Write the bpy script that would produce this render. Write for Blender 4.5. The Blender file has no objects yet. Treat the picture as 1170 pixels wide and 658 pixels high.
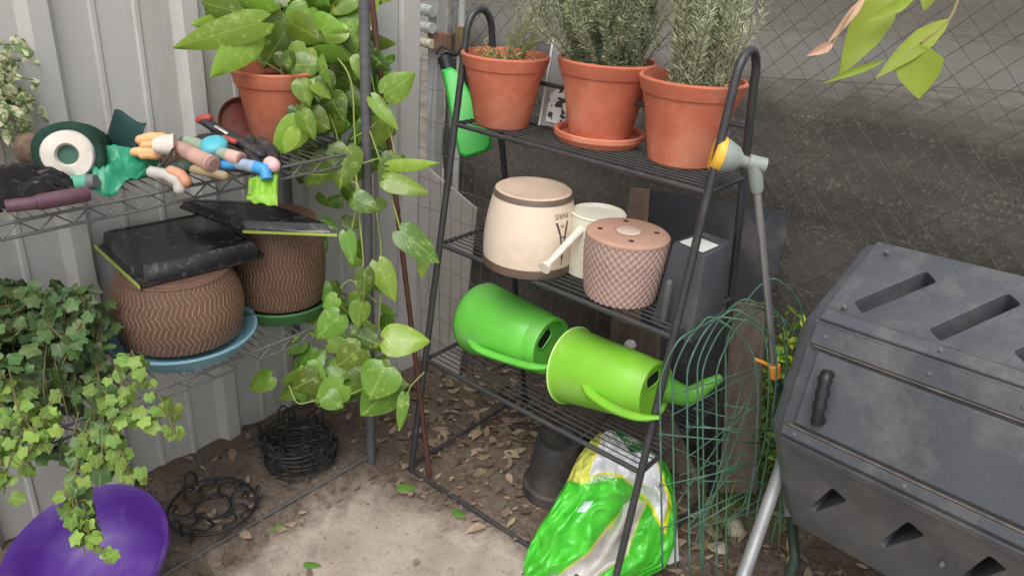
import bpy, bmesh, math, random
from mathutils import Vector, Matrix, noise
random.seed(7)
rnd = random.random
def ru(a, b): return a + (b - a) * rnd()
sc = bpy.context.scene
COL = sc.collection
PI = math.pi
# ------------------------------------------------------------------ camera
FPX = 870.0; W0, H0 = 1170, 658
th, roll, az, HC = math.radians(25), math.radians(4.2), math.radians(38), 1.4
F0 = Vector((-math.sin(az), math.cos(az), 0)); R0 = Vector((math.cos(az), math.sin(az), 0)); ZZ = Vector((0, 0, 1))
FW = F0*math.cos(th) - ZZ*math.sin(th); UPV = F0*math.sin(th) + ZZ*math.cos(th)
XR = R0*math.cos(roll) + UPV*math.sin(roll); YU = UPV*math.cos(roll) - R0*math.sin(roll)
CP = Vector((0, 0, HC))
cam = bpy.data.cameras.new('camera'); camo = bpy.data.objects.new('camera', cam); COL.objects.link(camo)
m3 = Matrix((XR, YU, -FW)).transposed().to_4x4(); m3.translation = CP
camo.matrix_world = m3
cam.sensor_width = 36; cam.lens = FPX/W0*36; cam.clip_start = .02; cam.clip_end = 500
sc.camera = camo
# survey helpers: direction of a sight line and its meeting point with a plane of the yard
def ray(px, py): return FW + XR*((px-W0/2)/FPX) - YU*((py-H0/2)/FPX)
def onz(px, py, z=0.0): d = ray(px, py); return CP + d*((z-HC)/d.z)
def onx(px, py, x): d = ray(px, py); return CP + d*(x/d.x)
def ony(px, py, y): d = ray(px, py); return CP + d*(y/d.y)
def ond(px, py, d): return CP + ray(px, py)*d
def onpl(px, py, p0, n): d = ray(px, py); return CP + d*((p0-CP).dot(n)/d.dot(n))
def dep(p): return (Vector(p)-CP).dot(FW)
# ------------------------------------------------------------------ materials
def lin(c):
    c = c/255.0
    return c/12.92 if c <= .04045 else ((c+.055)/1.055)**2.4
def L3(rgb): return (lin(rgb[0]), lin(rgb[1]), lin(rgb[2]), 1)
DIRTY = [None]
def mat(name, rgb, rough=.6, var=.12, vs=9, bump=.1, bs=60, dirt=None, spec=.4, metallic=0, sss=0, trans=0, island=0, coord='Object', stretch=None):
    if DIRTY[0] and not dirt: dirt = DIRTY[0]; bump = max(bump, .25)
    m = bpy.data.materials.new(name); m.use_nodes = True
    nt = m.node_tree; N = nt.nodes; K = nt.links
    b = N['Principled BSDF']; out = N['Material Output']
    b.inputs['Roughness'].default_value = rough; b.inputs['Specular IOR Level'].default_value = spec
    b.inputs['Metallic'].default_value = metallic
    tc = N.new('ShaderNodeTexCoord'); src = tc.outputs[coord]
    if stretch:
        mp = N.new('ShaderNodeMapping'); mp.inputs['Scale'].default_value = stretch; K.new(src, mp.inputs['Vector']); src = mp.outputs['Vector']
    n = N.new('ShaderNodeTexNoise'); n.inputs['Scale'].default_value = vs; n.inputs['Detail'].default_value = 6; n.inputs['Roughness'].default_value = .65
    K.new(src, n.inputs['Vector'])
    base = L3(rgb)
    mr = N.new('ShaderNodeMapRange'); mr.inputs[1].default_value = .3; mr.inputs[2].default_value = .7; mr.inputs[3].default_value = 1-var*1.6; mr.inputs[4].default_value = 1+var*1.3
    K.new(n.outputs['Fac'], mr.inputs[0])
    vm = N.new('ShaderNodeVectorMath'); vm.operation = 'SCALE'; vm.inputs[0].default_value = base[:3]; K.new(mr.outputs[0], vm.inputs['Scale'])
    col = vm.outputs[0]
    if island:
        g = N.new('ShaderNodeNewGeometry'); hs = N.new('ShaderNodeHueSaturation')
        a = N.new('ShaderNodeMapRange'); a.inputs[3].default_value = 1-island; a.inputs[4].default_value = 1+island*1.1
        K.new(g.outputs['Random Per Island'], a.inputs[0]); K.new(a.outputs[0], hs.inputs['Value'])
        w = N.new('ShaderNodeTexWhiteNoise'); w.noise_dimensions = '1D'; K.new(g.outputs['Random Per Island'], w.inputs['W'])
        h = N.new('ShaderNodeMapRange'); h.inputs[3].default_value = .5-.05*island; h.inputs[4].default_value = .5+.035*island
        K.new(w.outputs['Value'], h.inputs[0]); K.new(h.outputs[0], hs.inputs['Hue'])
        K.new(col, hs.inputs['Color']); col = hs.outputs['Color']
    if dirt:
        drgb, amt, ds = dirt
        n2 = N.new('ShaderNodeTexNoise'); n2.inputs['Scale'].default_value = ds; n2.inputs['Detail'].default_value = 8; n2.inputs['Roughness'].default_value = .7
        K.new(src, n2.inputs['Vector'])
        m2 = N.new('ShaderNodeMapRange'); m2.inputs[1].default_value = .62-amt*.35; m2.inputs[2].default_value = .78-amt*.2; m2.inputs[4].default_value = min(1, .35+amt*.6)
        K.new(n2.outputs['Fac'], m2.inputs[0])
        mx = N.new('ShaderNodeMix'); mx.data_type = 'RGBA'; K.new(m2.outputs[0], mx.inputs[0]); K.new(col, mx.inputs[6]); mx.inputs[7].default_value = L3(drgb)
        col = mx.outputs[2]
        r2 = N.new('ShaderNodeMapRange'); r2.inputs[3].default_value = rough; r2.inputs[4].default_value = min(1, rough+.35); K.new(m2.outputs[0], r2.inputs[0]); K.new(r2.outputs[0], b.inputs['Roughness'])
    K.new(col, b.inputs['Base Color'])
    if bump:
        n3 = N.new('ShaderNodeTexNoise'); n3.inputs['Scale'].default_value = bs; n3.inputs['Detail'].default_value = 5; K.new(src, n3.inputs['Vector'])
        bp = N.new('ShaderNodeBump'); bp.inputs['Strength'].default_value = bump; bp.inputs['Distance'].default_value = .004; K.new(n3.outputs['Fac'], bp.inputs['Height']); K.new(bp.outputs[0], b.inputs['Normal'])
    if trans:
        t = N.new('ShaderNodeBsdfTranslucent'); K.new(col, t.inputs['Color']); s = N.new('ShaderNodeMixShader'); s.inputs[0].default_value = trans
        K.new(b.outputs[0], s.inputs[1]); K.new(t.outputs[0], s.inputs[2]); K.new(s.outputs[0], out.inputs['Surface'])
    m['col'] = 0
    return m
class NT:
    def __init__(s, m): s.m = m; s.N = m.node_tree.nodes; s.K = m.node_tree.links; s.b = s.N['Principled BSDF']
    def math(s, op, a, b=None, c=None, clamp=False):
        n = s.N.new('ShaderNodeMath'); n.operation = op; n.use_clamp = clamp
        for i, v in enumerate((a, b, c)):
            if v is None: continue
            if isinstance(v, (int, float)): n.inputs[i].default_value = v
            else: s.K.new(v, n.inputs[i])
        return n.outputs[0]
    def noise(s, src, scale, det=5, ro=.6):
        n = s.N.new('ShaderNodeTexNoise'); n.inputs['Scale'].default_value = scale; n.inputs['Detail'].default_value = det; n.inputs['Roughness'].default_value = ro
        s.K.new(src, n.inputs['Vector']); return n.outputs['Fac']
    def mix(s, f, a, b):
        n = s.N.new('ShaderNodeMix'); n.data_type = 'RGBA'
        for i, v in ((0, f), (6, a), (7, b)):
            if isinstance(v, (int, float, tuple)): n.inputs[i].default_value = v
            else: s.K.new(v, n.inputs[i])
        return n.outputs[2]
    def rng(s, v, a, b, c=0, d=1):
        n = s.N.new('ShaderNodeMapRange'); s.K.new(v, n.inputs[0])
        for i, q in enumerate((a, b, c, d)): n.inputs[i+1].default_value = q
        return n.outputs[0]
    def bump(s, h, st=.5, d=.003):
        n = s.N.new('ShaderNodeBump'); n.inputs['Strength'].default_value = st; n.inputs['Distance'].default_value = d; s.K.new(h, n.inputs['Height'])
        s.K.new(n.outputs[0], s.b.inputs['Normal'])
    def color_in(s): return s.b.inputs['Base Color'].links[0].from_socket
# ------------------------------------------------------------------ mesh builder
class MB:
    def __init__(s): s.v = []; s.f = []; s.mi = []; s.uv = {}; s.cur = 0
    def av(s, p, uv=None):
        s.v.append(Vector(p))
        if uv: s.uv[len(s.v)-1] = uv
        return len(s.v)-1
    def af(s, *ids): s.f.append(tuple(ids)); s.mi.append(s.cur)
    def box(s, c, size, M=None):
        c = Vector(c); hx, hy, hz = size[0]/2, size[1]/2, size[2]/2; b = len(s.v)
        for z in (-hz, hz):
            for x, y in ((-hx, -hy), (hx, -hy), (hx, hy), (-hx, hy)):
                p = Vector((x, y, z)); p = (M @ p) if M else p; s.av(p + c)
        for q in ((3, 2, 1, 0), (4, 5, 6, 7), (0, 1, 5, 4), (1, 2, 6, 5), (2, 3, 7, 6), (3, 0, 4, 7)): s.af(*[b+i for i in q])
    def tube(s, pts, r, seg=8, cap=True, closed=False, round_=False, flat=1.0):
        pts = [Vector(p) for p in pts]; n = len(pts)
        rs = list(r) if isinstance(r, (list, tuple)) else [r]*n
        if round_ and not closed:
            def ext(p, q, r0):
                d = (p-q).normalized(); return [(p+d*r0*.98, r0*.2), (p+d*r0*.8, r0*.6), (p+d*r0*.42, r0*.9)]
            a = ext(pts[0], pts[1], rs[0]); b = ext(pts[-1], pts[-2], rs[-1])[::-1]
            pts = [x[0] for x in a]+pts+[x[0] for x in b]; rs = [x[1] for x in a]+rs+[x[1] for x in b]; n = len(pts)
        tan = []
        for i in range(n):
            if closed: t = pts[(i+1) % n]-pts[i-1]
            else: t = pts[min(i+1, n-1)]-pts[max(i-1, 0)]
            tan.append(t.normalized() if t.length > 1e-9 else Vector((0, 0, 1)))
        ref = Vector((0, 0, 1)) if abs(tan[0].z) < .9 else Vector((1, 0, 0))
        u = tan[0].cross(ref).normalized(); rings = []
        for i in range(n):
            u = (u - tan[i]*u.dot(tan[i]))
            u = u.normalized() if u.length > 1e-6 else tan[i].orthogonal().normalized()
            w = tan[i].cross(u)
            rings.append([s.av(pts[i] + (u*math.cos(2*PI*k/seg) + w*math.sin(2*PI*k/seg)*flat)*rs[i]) for k in range(seg)])
        m = n if closed else n-1
        for i in range(m):
            a, b = rings[i], rings[(i+1) % n]
            for k in range(seg): s.af(a[k], a[(k+1) % seg], b[(k+1) % seg], b[k])
        if cap and not closed: s.af(*rings[0][::-1]); s.af(*rings[-1])
    def lathe(s, prof, seg=48, M=None, capb=False, capt=False, fn=None):
        """prof: (r, z) bottom to top outside, may fold back inside"""
        cols = []
        tot = sum(math.dist(prof[i], prof[i+1]) for i in range(len(prof)-1)) or 1
        for k in range(seg+1):
            a = 2*PI*k/seg; ring = []; l = 0
            for i, (r, z) in enumerate(prof):
                if i: l += math.dist(prof[i], prof[i-1])
                rr, zz = fn(k/seg, r, z, i) if fn else (r, z)
                p = Vector((rr*math.cos(a), rr*math.sin(a), zz)); p = (M @ p) if M else p
                ring.append(s.av(p, (k/seg, l/tot)))
            cols.append(ring)
        for k in range(seg):
            for i in range(len(prof)-1):
                a, b = cols[k], cols[k+1]
                if prof[i][0] < 1e-6: s.af(a[i], b[i+1], a[i+1])
                elif prof[i+1][0] < 1e-6: s.af(a[i], b[i], a[i+1])
                else: s.af(a[i], b[i], b[i+1], a[i+1])
        if capb: s.af(*[cols[k][0] for k in range(seg)][::-1])
        if capt: s.af(*[cols[k][-1] for k in range(seg)])
    def slab(s, quad, t, n=None):
        """thick plate from a planar polygon"""
        q = [Vector(p) for p in quad]
        n = n or (q[1]-q[0]).cross(q[2]-q[0]).normalized(); b = len(s.v); k = len(q)
        for p in q: s.av(p)
        for p in q: s.av(p - n*t)
        s.af(*range(b, b+k)); s.af(*range(b+2*k-1, b+k-1, -1))
        for i in range(k): s.af(b+i, b+k+i, b+k+(i+1) % k, b+(i+1) % k)
MW = {}
def build(name, mb, mats, parent=None, smooth=35, world=True, bevel=0, bseg=2, sub=0, solid=0, fix=True):
    me = bpy.data.meshes.new(name)
    T = MW[parent.name].inverted() if (parent and world) else Matrix()
    me.from_pydata([tuple(T @ v) for v in mb.v], [], mb.f)
    mats = mats if isinstance(mats, (list, tuple)) else [mats]
    for m in mats: me.materials.append(m)
    me.polygons.foreach_set('material_index', mb.mi)
    if mb.uv:
        ul = me.uv_layers.new(name='UVMap')
        for lp in me.loops: ul.data[lp.index].uv = mb.uv.get(lp.vertex_index, (0, 0))
    if fix:
        bm = bmesh.new(); bm.from_mesh(me)
        if not mb.uv: bmesh.ops.recalc_face_normals(bm, faces=bm.faces)
        bm.to_mesh(me); bm.free()
    if smooth:
        me.shade_smooth()
        if smooth < 180: me.set_sharp_from_angle(angle=math.radians(smooth))
    me.update()
    o = bpy.data.objects.new(name, me); COL.objects.link(o)
    if parent: o.parent = parent; MW[o.name] = MW[parent.name]
    else: MW[o.name] = Matrix()
    if solid: md = o.modifiers.new('s', 'SOLIDIFY'); md.thickness = solid; md.offset = 0
    if bevel:
        md = o.modifiers.new('b', 'BEVEL'); md.width = bevel; md.segments = bseg; md.limit_method = 'ANGLE'; md.harden_normals = False
    if sub: md = o.modifiers.new('u', 'SUBSURF'); md.levels = sub; md.render_levels = sub
    return o
def tag(o, label=None, cat=None, group=None, kind=None):
    if label: o['label'] = label
    if cat: o['category'] = cat
    if group: o['group'] = group
    if kind: o['kind'] = kind
    return o
def thing(name, label, cat, loc=(0, 0, 0), rz=0, group=None, M=None):
    o = bpy.data.objects.new(name, None); COL.objects.link(o); o.empty_display_size = .05
    mm = M if M else Matrix.Translation(Vector(loc)) @ Matrix.Rotation(rz, 4, 'Z')
    o.matrix_world = mm; MW[o.name] = mm.copy()
    return tag(o, label, cat, group)
def frame(zaxis, loc=(0, 0, 0), xhint=(1, 0, 0)):
    z = Vector(zaxis).normalized(); x = Vector(xhint); x = (x - z*x.dot(z)).normalized(); y = z.cross(x)
    m = Matrix((x, y, z)).transposed().to_4x4(); m.translation = Vector(loc); return m
def arc(p, q, r, n=6): pass
def bez(pts, n=10):
    """catmull-rom through points"""
    P = [Vector(p) for p in pts]; P = [P[0]*2-P[1]]+P+[P[-1]*2-P[-2]]; out = []
    for i in range(1, len(P)-2):
        for k in range(n):
            t = k/n; a, b, c, d = P[i-1], P[i], P[i+1], P[i+2]
            out.append(.5*((2*b)+(c-a)*t+(2*a-5*b+4*c-d)*t*t+(3*b-a-3*c+d)*t**3))
    out.append(P[-2]); return out
# ------------------------------------------------------------------ leaves
def heart_leaf(mb, base, tip, w, nrm, droop=.12, fold=.15, lobes=.13):
    base, tip = Vector(base), Vector(tip); d = tip-base; L = d.length; d.normalize()
    nrm = Vector(nrm); nrm = (nrm - d*nrm.dot(d)); nrm = nrm.normalized() if nrm.length > 1e-5 else d.orthogonal().normalized()
    s = d.cross(nrm)
    ts = [0, .06, .16, .3, .45, .6, .74, .86, .95, 1]
    ws = [.3, .72, .96, 1, .92, .76, .55, .33, .14, .0]
    ph = ru(0, 6); rows = []
    for t, ww in zip(ts, ws):
        row = []
        for k in (-1, -.55, 0, .55, 1):
            back = -lobes*abs(k)*max(0, 1-t*2.2)*L
            p = base + d*(t*L+back) + s*(k*ww*w/2)
            hgt = -droop*L*(t**2) + fold*abs(k)*ww*w*.5 - .12*abs(k)**2*w*(1-abs(t-.4)) + .025*w*math.sin(ph+t*9+k*2)
            row.append(mb.av(p + nrm*hgt, (.5+k/2*ww, t)))
        rows.append(row)
    for a, b in zip(rows, rows[1:]):
        for i in range(4): mb.af(a[i], a[i+1], b[i+1], b[i])
def lance_leaf(mb, base, tip, w, nrm, droop=.1, fold=.2):
    base, tip = Vector(base), Vector(tip); d = tip-base; L = d.length; d.normalize()
    nrm = Vector(nrm); nrm = (nrm - d*nrm.dot(d)).normalized(); s = d.cross(nrm); rows = []
    for t, ww in ((0, .08), (.15, .6), (.35, 1), (.6, .85), (.82, .45), (1, .02)):
        rows.append([mb.av(base+d*t*L+s*(k*ww*w/2)+nrm*(abs(k)*ww*w*fold-droop*L*t*t), (.5+k/2*ww, t)) for k in (-1, 0, 1)])
    for a, b in zip(rows, rows[1:]):
        for i in range(2): mb.af(a[i], a[i+1], b[i+1], b[i])
def ivy_leaf(mb, base, d, nrm, L):
    base = Vector(base); d = Vector(d).normalized(); nrm = Vector(nrm); nrm = (nrm-d*nrm.dot(d)); nrm = nrm.normalized() if nrm.length > 1e-4 else d.orthogonal().normalized()
    s = d.cross(nrm); c = mb.av(base+d*L*.35, (.5, .4))
    ring = []
    for a, r in ((0, .68), (14, .6), (30, .50), (48, .56), (60, .6), (74, .5), (92, .43), (112, .48), (130, .50), (152, .42), (172, .26)):
        ring.append((a, r))
    full = ring + [(-a, r) for a, r in ring[-1:0:-1]]
    ids = []
    for a, r in full:
        aa = math.radians(a)*1.0; r = r*ru(.9, 1.08)
        p = base + d*L*.35 + d*math.cos(aa)*r*L + s*math.sin(aa)*r*L*.95 - nrm*(r*r*L*.28)+nrm*L*.05*math.sin(aa*3)
        ids.append(mb.av(p, (.5+math.sin(aa)*r*.6, .4+math.cos(aa)*r*.6)))
    for i in range(len(ids)): mb.af(c, ids[i], ids[(i+1) % len(ids)])
def rvec(k=1): return Vector((ru(-1, 1), ru(-1, 1), ru(-1, 1)))*k
# ------------------------------------------------------------------ world & light
w = bpy.data.worlds.new('World'); sc.world = w; w.use_nodes = True
wn = w.node_tree.nodes; bg = wn['Background']
sky = wn.new('ShaderNodeTexSky'); sky.sky_type = 'NISHITA'; sky.sun_disc = False
SUN_EL, SUN_AZ = math.radians(58), math.radians(150)      # azimuth from +y towards +x
sky.sun_elevation = SUN_EL; sky.sun_rotation = SUN_AZ; sky.air_density = 1.2; sky.dust_density = 3.5; sky.ozone_density = .6
hsn = wn.new('ShaderNodeHueSaturation'); hsn.inputs['Saturation'].default_value = .15
w.node_tree.links.new(sky.outputs[0], hsn.inputs['Color']); w.node_tree.links.new(hsn.outputs[0], bg.inputs['Color'])
bg.inputs['Strength'].default_value = .15
sd = bpy.data.lights.new('sun', 'SUN'); sd.energy = 1.25; sd.angle = math.radians(40); sd.color = (1, .95, .88)
so = bpy.data.objects.new('sun', sd); COL.objects.link(so)
sdir = Vector((math.sin(SUN_AZ)*math.cos(SUN_EL), math.cos(SUN_AZ)*math.cos(SUN_EL), math.sin(SUN_EL)))
so.rotation_euler = sdir.to_track_quat('Z', 'Y').to_euler()
sc.view_settings.view_transform = 'Standard'; sc.view_settings.look = 'None'; sc.view_settings.exposure = .42; sc.view_settings.gamma = 1
sc.render.engine = 'CYCLES'
# ------------------------------------------------------------------ ground
def axis_vals(a, b, fine0, fine1, st):
    v = []; x = fine0
    while x <= fine1+1e-6: v.append(x); x += st
    lo, k = fine0, st
    while lo > a: k *= 1.6; lo -= k; v.insert(0, max(lo, a))
    hi, k = v[-1], st
    while hi < b: k *= 1.6; hi += k; v.append(min(hi, b))
    return v
xs = axis_vals(-150, 150, -1.75, .6, .02); ys = axis_vals(-150, 150, .1, 2.0, .02)
def slabm(x, y):
    n = noise.noise(Vector((x*7, y*7, 3)))*.045 + noise.noise(Vector((x*25, y*25, 9)))*.02
    e = min(x+1.32, 1.13+.255*(x+1.2)-y, 9) + n
    if x > -.45: e = min(e, 1.32-y-(x+.45)*.1+n)
    return max(0, min(1, e/.05))
def gz(x, y):
    if not (-2.2 < x < 2 and -.5 < y < 2.4): return -.002
    s = slabm(x, y); p = Vector((x, y, 0)); up_ = .036*max(0, min(1, (-1.33-x)/.05))*max(0, min(1, (1.25-y)/.1))
    soil = .012*noise.noise(p*9)+.007*noise.noise(p*28)+.004*noise.noise(p*70)+.003
    return up_ + soil*(1-s) + s*(.006+.0012*noise.noise(p*12))
mb = MB(); ids = [[mb.av((x, y, gz(x, y))) for x in xs] for y in ys]
for j in range(len(ys)-1):
    for i in range(len(xs)-1): mb.af(ids[j][i], ids[j][i+1], ids[j+1][i+1], ids[j+1][i])
gm = mat('ground_soil_concrete', (120, 95, 80), rough=.95, var=.2, vs=6, bump=0, spec=.15)
g = NT(gm); tc = g.N.new('ShaderNodeTexCoord').outputs['Object']
sx = g.N.new('ShaderNodeSeparateXYZ'); g.K.new(tc, sx.inputs[0]); X, Y = sx.outputs[0], sx.outputs[1]
n1 = g.noise(tc, 9, 6, .7); n2 = g.noise(tc, 45, 6, .7); n3 = g.noise(tc, 3, 5, .6); n4 = g.noise(tc, 160, 3, .6)
e1 = g.math('ADD', X, 1.32); e2 = g.math('SUBTRACT', g.math('MULTIPLY_ADD', X, .255, 1.436), Y); e3 = g.math('SUBTRACT', g.math('MULTIPLY_ADD', X, -.1, 1.275), Y)
e = g.math('MINIMUM', g.math('MINIMUM', e1, e2), e3)
e = g.math('ADD', e, g.math('MULTIPLY', g.math('SUBTRACT', n1, .5), .34)); e = g.math('ADD', e, g.math('MULTIPLY', g.math('SUBTRACT', n2, .5), .12))
msk = g.rng(e, -.03, .09)
conc = g.mix(g.rng(n1, .3, .7), L3((154, 142, 132)), L3((184, 172, 160))); conc = g.mix(g.rng(n3, .45, .65, 0, .55), conc, L3((126, 105, 90)))
conc = g.mix(g.rng(n2, .56, .7, 0, .6), conc, L3((102, 82, 68))); conc = g.mix(g.rng(n4, .62, .7, 0, .5), conc, L3((205, 190, 172)))
soil = g.mix(g.rng(n2, .35, .65), L3((80, 71, 65)), L3((130, 117, 107))); soil = g.mix(g.rng(n1, .4, .66), soil, L3((104, 88, 77))); soil = g.mix(g.rng(n4, .6, .7, 0, .6), soil, L3((140, 122, 105)))
far = g.mix(g.rng(g.noise(tc, 2.2, 8, .75), .35, .62), L3((86, 82, 76)), L3((128, 123, 112)))
colr = g.mix(msk, soil, conc); colr = g.mix(g.rng(Y, 2.3, 3.2), colr, far)
g.K.new(colr, g.b.inputs['Base Color'])
g.bump(g.math('ADD', g.math('MULTIPLY', n4, .5), g.math('MULTIPLY', n2, g.math('SUBTRACT', 1.4, msk))), .7, .006)
tag(build('ground', mb, gm, smooth=180), kind='structure')
# road beyond the fence
mb = MB(); a = onz(700, 80); b_ = onz(1300, 112); dr = (b_-a).normalized(); pr = Vector((-dr.y, dr.x, 0)); a0 = a-dr*25; b0 = b_+dr*40
mb.slab([a0+ZZ*.006, b0+ZZ*.006, b0+pr*5.5+ZZ*.006, a0+pr*5.5+ZZ*.006], .004, ZZ)
tag(build('road', mb, mat('road_asphalt', (112, 108, 102), .9, .12, 3, .2, 40)), kind='structure')
# ------------------------------------------------------------------ shed wall
wallm = mat('painted_steel_sheet', (192, 191, 189), rough=.5, var=.06, vs=4, bump=.05, bs=25, dirt=((136, 128, 116), .3, 3.5), spec=.4, stretch=(1, 1, .35))
def wall_profile():
    pts = [(-.6, 0)]
    y = -.31+.0
    k = 0
    while y < 1.45:
        for dy, h in ((-.035, 0), (-.018, .024), (.018, .024), (.035, 0)): pts.append((y+dy, h))
        for c in (.11, .20):
            for dy, h in ((-.009, 0), (-.004, .004), (.004, .004), (.009, 0)): pts.append((y+c+dy, h))
        y += .31
    return [p for p in pts if p[0] < 1.47]
wt = thing('shed_wall', 'pale grey ribbed steel cladding wall behind the wire rack', 'wall', (-1.70, .4, 0))
prof = wall_profile(); mb = MB()
def wallpt(y, h, z): return (-1.715+h+.0015*math.sin(z*4+y*3), y, z)
zs = [-.02, .3, .7, 1.1, 1.5, 2.2]; rows = [[mb.av(wallpt(y, h, z)) for y, h in prof] for z in zs]
for a, b_ in zip(rows, rows[1:]):
    for i in range(len(a)-1): mb.af(a[i], a[i+1], b_[i+1], b_[i])
r0 = [mb.av((-1.76, y, z)) for z in (-.02, 2.2) for y in (-.6, 1.46)]
mb.af(r0[0], r0[1], r0[3], r0[2])
build('cladding_sheet', mb, wallm, wt, smooth=12, fix=False)
scm = mat('galvanised_screw', (120, 118, 114), .5, metallic=.6)
for yy in (.41, .5, .78, .86, 1.04, 1.13):
    mb = MB(); M = frame((1, 0, 0), (-1.714, yy, .10+ru(-.004, .004))); mb.lathe([(.0, .006), (.004, .006), (.0045, .001), (.008, .001), (.008, -.002)], 10, M); build('screw', mb, scm, wt)
ct = thing('corner_post', 'smooth pale grey steel corner flashing at the end of the ribbed wall', 'post', (-1.69, 1.53, 0))
mb = MB(); mb.box((-1.70, 1.51, 1.1), (.03, .075, 2.2)); build('flashing', mb, wallm, ct, bevel=.003)
mb = MB(); mb.box((-1.695, 1.585, 1.1), (.05, .07, 2.2)); build('post_face', mb, mat('pale_post_paint', (200, 197, 194), .5, .04), ct, bevel=.003)
# ------------------------------------------------------------------ fence
wirem = mat('galvanised_wire', (98, 95, 90), .6, .2, metallic=.3)
darkwire = mat('black_coated_wire', (40, 40, 42), .5, .2, spec=.4, dirt=((95, 84, 72), .15, 30))
rackm = mat('rack_grey_epoxy', (98, 98, 100), .45, .15, dirt=((112, 104, 95), .35, 25))
ft = thing('chain_link_fence', 'chain link fence hung with dark grey speckled shade cloth behind the stand', 'fence', (0, 1.95, 0))
clm = mat('shade_cloth', (84, 80, 76), rough=.9, var=.12, vs=5, bump=.3, bs=150, spec=.1, stretch=(1, 1, 3))
g = NT(clm); tc = g.N.new('ShaderNodeTexCoord').outputs['Object']
na = g.noise(tc, 120, 6, .85); nb = g.noise(tc, 5, 5, .6); mp = g.N.new('ShaderNodeMapping'); mp.inputs['Scale'].default_value = (.8, 1, 14); mp.inputs['Rotation'].default_value = (0, .03, 0); g.K.new(tc, mp.inputs[0])
nc = g.noise(mp.outputs[0], 3.5, 6, .7)
amt = g.math('ADD', g.math('MULTIPLY', nb, .25), g.math('MULTIPLY', nc, .35))
thr = g.math('ADD', na, g.math('MULTIPLY', g.math('SUBTRACT', amt, .3), .8))
sp = g.rng(thr, .54, .68)
old = g.color_in(); g.K.new(g.mix(g.math('MULTIPLY', sp, .6), old, L3((158, 151, 140))), g.b.inputs['Base Color'])
tr = g.N.new('ShaderNodeBsdfTransparent'); ms = g.N.new('ShaderNodeMixShader'); sz = g.N.new('ShaderNodeSeparateXYZ'); g.K.new(tc, sz.inputs[0]); thin = g.rng(g.math('ADD', sz.outputs[2], g.math('MULTIPLY', g.math('SUBTRACT', nb, .5), .16)), 1.02, 1.13, 0, .62); thin = g.math('SUBTRACT', thin, g.rng(sz.outputs[2], 1.2, 1.3, 0, .22)); g.K.new(g.math('MAXIMUM', thin, g.math('MULTIPLY', g.rng(na, .58, .66), .35)), ms.inputs[0]); g.K.new(g.b.outputs[0], ms.inputs[1]); g.K.new(tr.outputs[0], ms.inputs[2]); g.K.new(ms.outputs[0], g.N['Material Output'].inputs[0])
mb = MB(); nx, nz = 120, 40
def topz(x): return 1.66+.01*math.sin(x*5)
rows = []
for j in range(nz+1):
    row = []
    for i in range(nx+1):
        x = -1.9+i*5.4/nx; z = j/nz*topz(x)
        y = 1.965 + .012*noise.noise(Vector((x*3, z*6, 0)))+.006*math.sin(z*22+x*2.2+2*noise.noise(Vector((x*2, z*2, 4))))
        row.append(mb.av((x, y, z)))
    rows.append(row)
for a, b_ in zip(rows, rows[1:]):
    for i in range(nx): mb.af(a[i], a[i+1], b_[i+1], b_[i])
build('shade_cloth', mb, clm, ft, smooth=180)
mb = MB(); st = .062; zt = 1.62
n = int(5.6/st)
for sgn in (1, -1):
    for i in range(-28, n+28):
        x0 = -1.95+i*st; p = []
        for k in range(0, 54):
            z = k*st/2; x = x0+sgn*z*1.0
            if -1.95 <= x <= 3.6 and z <= zt: p.append((x+.002*math.sin(k*5.1+i), 1.945+(.002 if (k+i) % 2 else -.002)*sgn, z))
        if len(p) > 1: mb.tube(p, .001, 3, cap=False)
build('chain_link', mb, wirem, ft, smooth=180)
gp = mat('galvanised_post', (160, 160, 158), .45, .12, metallic=.4, dirt=((110, 100, 90), .3, 12))
for p in ((-1.87, 1.99, 0), (1.5, 1.99, 0)):
    mb = MB(); mb.tube([(p[0], p[1], -.05), (p[0], p[1], 1.7)], .024, 14); build('fence_post', mb, gp, ft)
# posts & pipes at the corner
pt = thing('steel_post', 'square pale grey steel post with a rusty brown bracket beside the corner flashing', 'post', (-1.80, 1.84, 0))
mb = MB(); q = ony(498, 90, 1.84); mb.box((q.x, 1.84, .8), (.042, .04, 1.62)); build('upright', mb, mat('post_pale_paint', (168, 168, 166), .5, .1, dirt=((120, 105, 90), .3, 10)), pt, bevel=.003)
mb = MB(); q2 = ony(500, 36, 1.80); mb.box((q2.x, 1.808, q2.z-.03), (.085, .022, .055)); build('bracket', mb, mat('rusty_bracket', (128, 98, 80), .8, .25, 30), pt, bevel=.002)
pt = thing('thin_pole', 'slim whitish pole standing just right of the square grey post', 'pole', ony(527, 60, 1.9)*1)
q = ony(527, 30, 1.9); mb = MB(); mb.tube([(q.x, 1.9, 0), (q.x, 1.9, 1.6)], .012, 10)
build('shaft', mb, mat('pole_paint', (176, 176, 174), .5, .1), pt)
mb = MB(); q3 = ony(527, 40, 1.885); mb.box((q3.x, 1.893, q3.z-.02), (.05, .02, .09)); build('wood_cleat', mb, mat('pole_cleat', (132, 112, 84), .8, .2, 30), pt, bevel=.002)
pm = mat('pipe_plastic', (196, 200, 196), .4, .08, dirt=((140, 140, 130), .3, 10))
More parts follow.
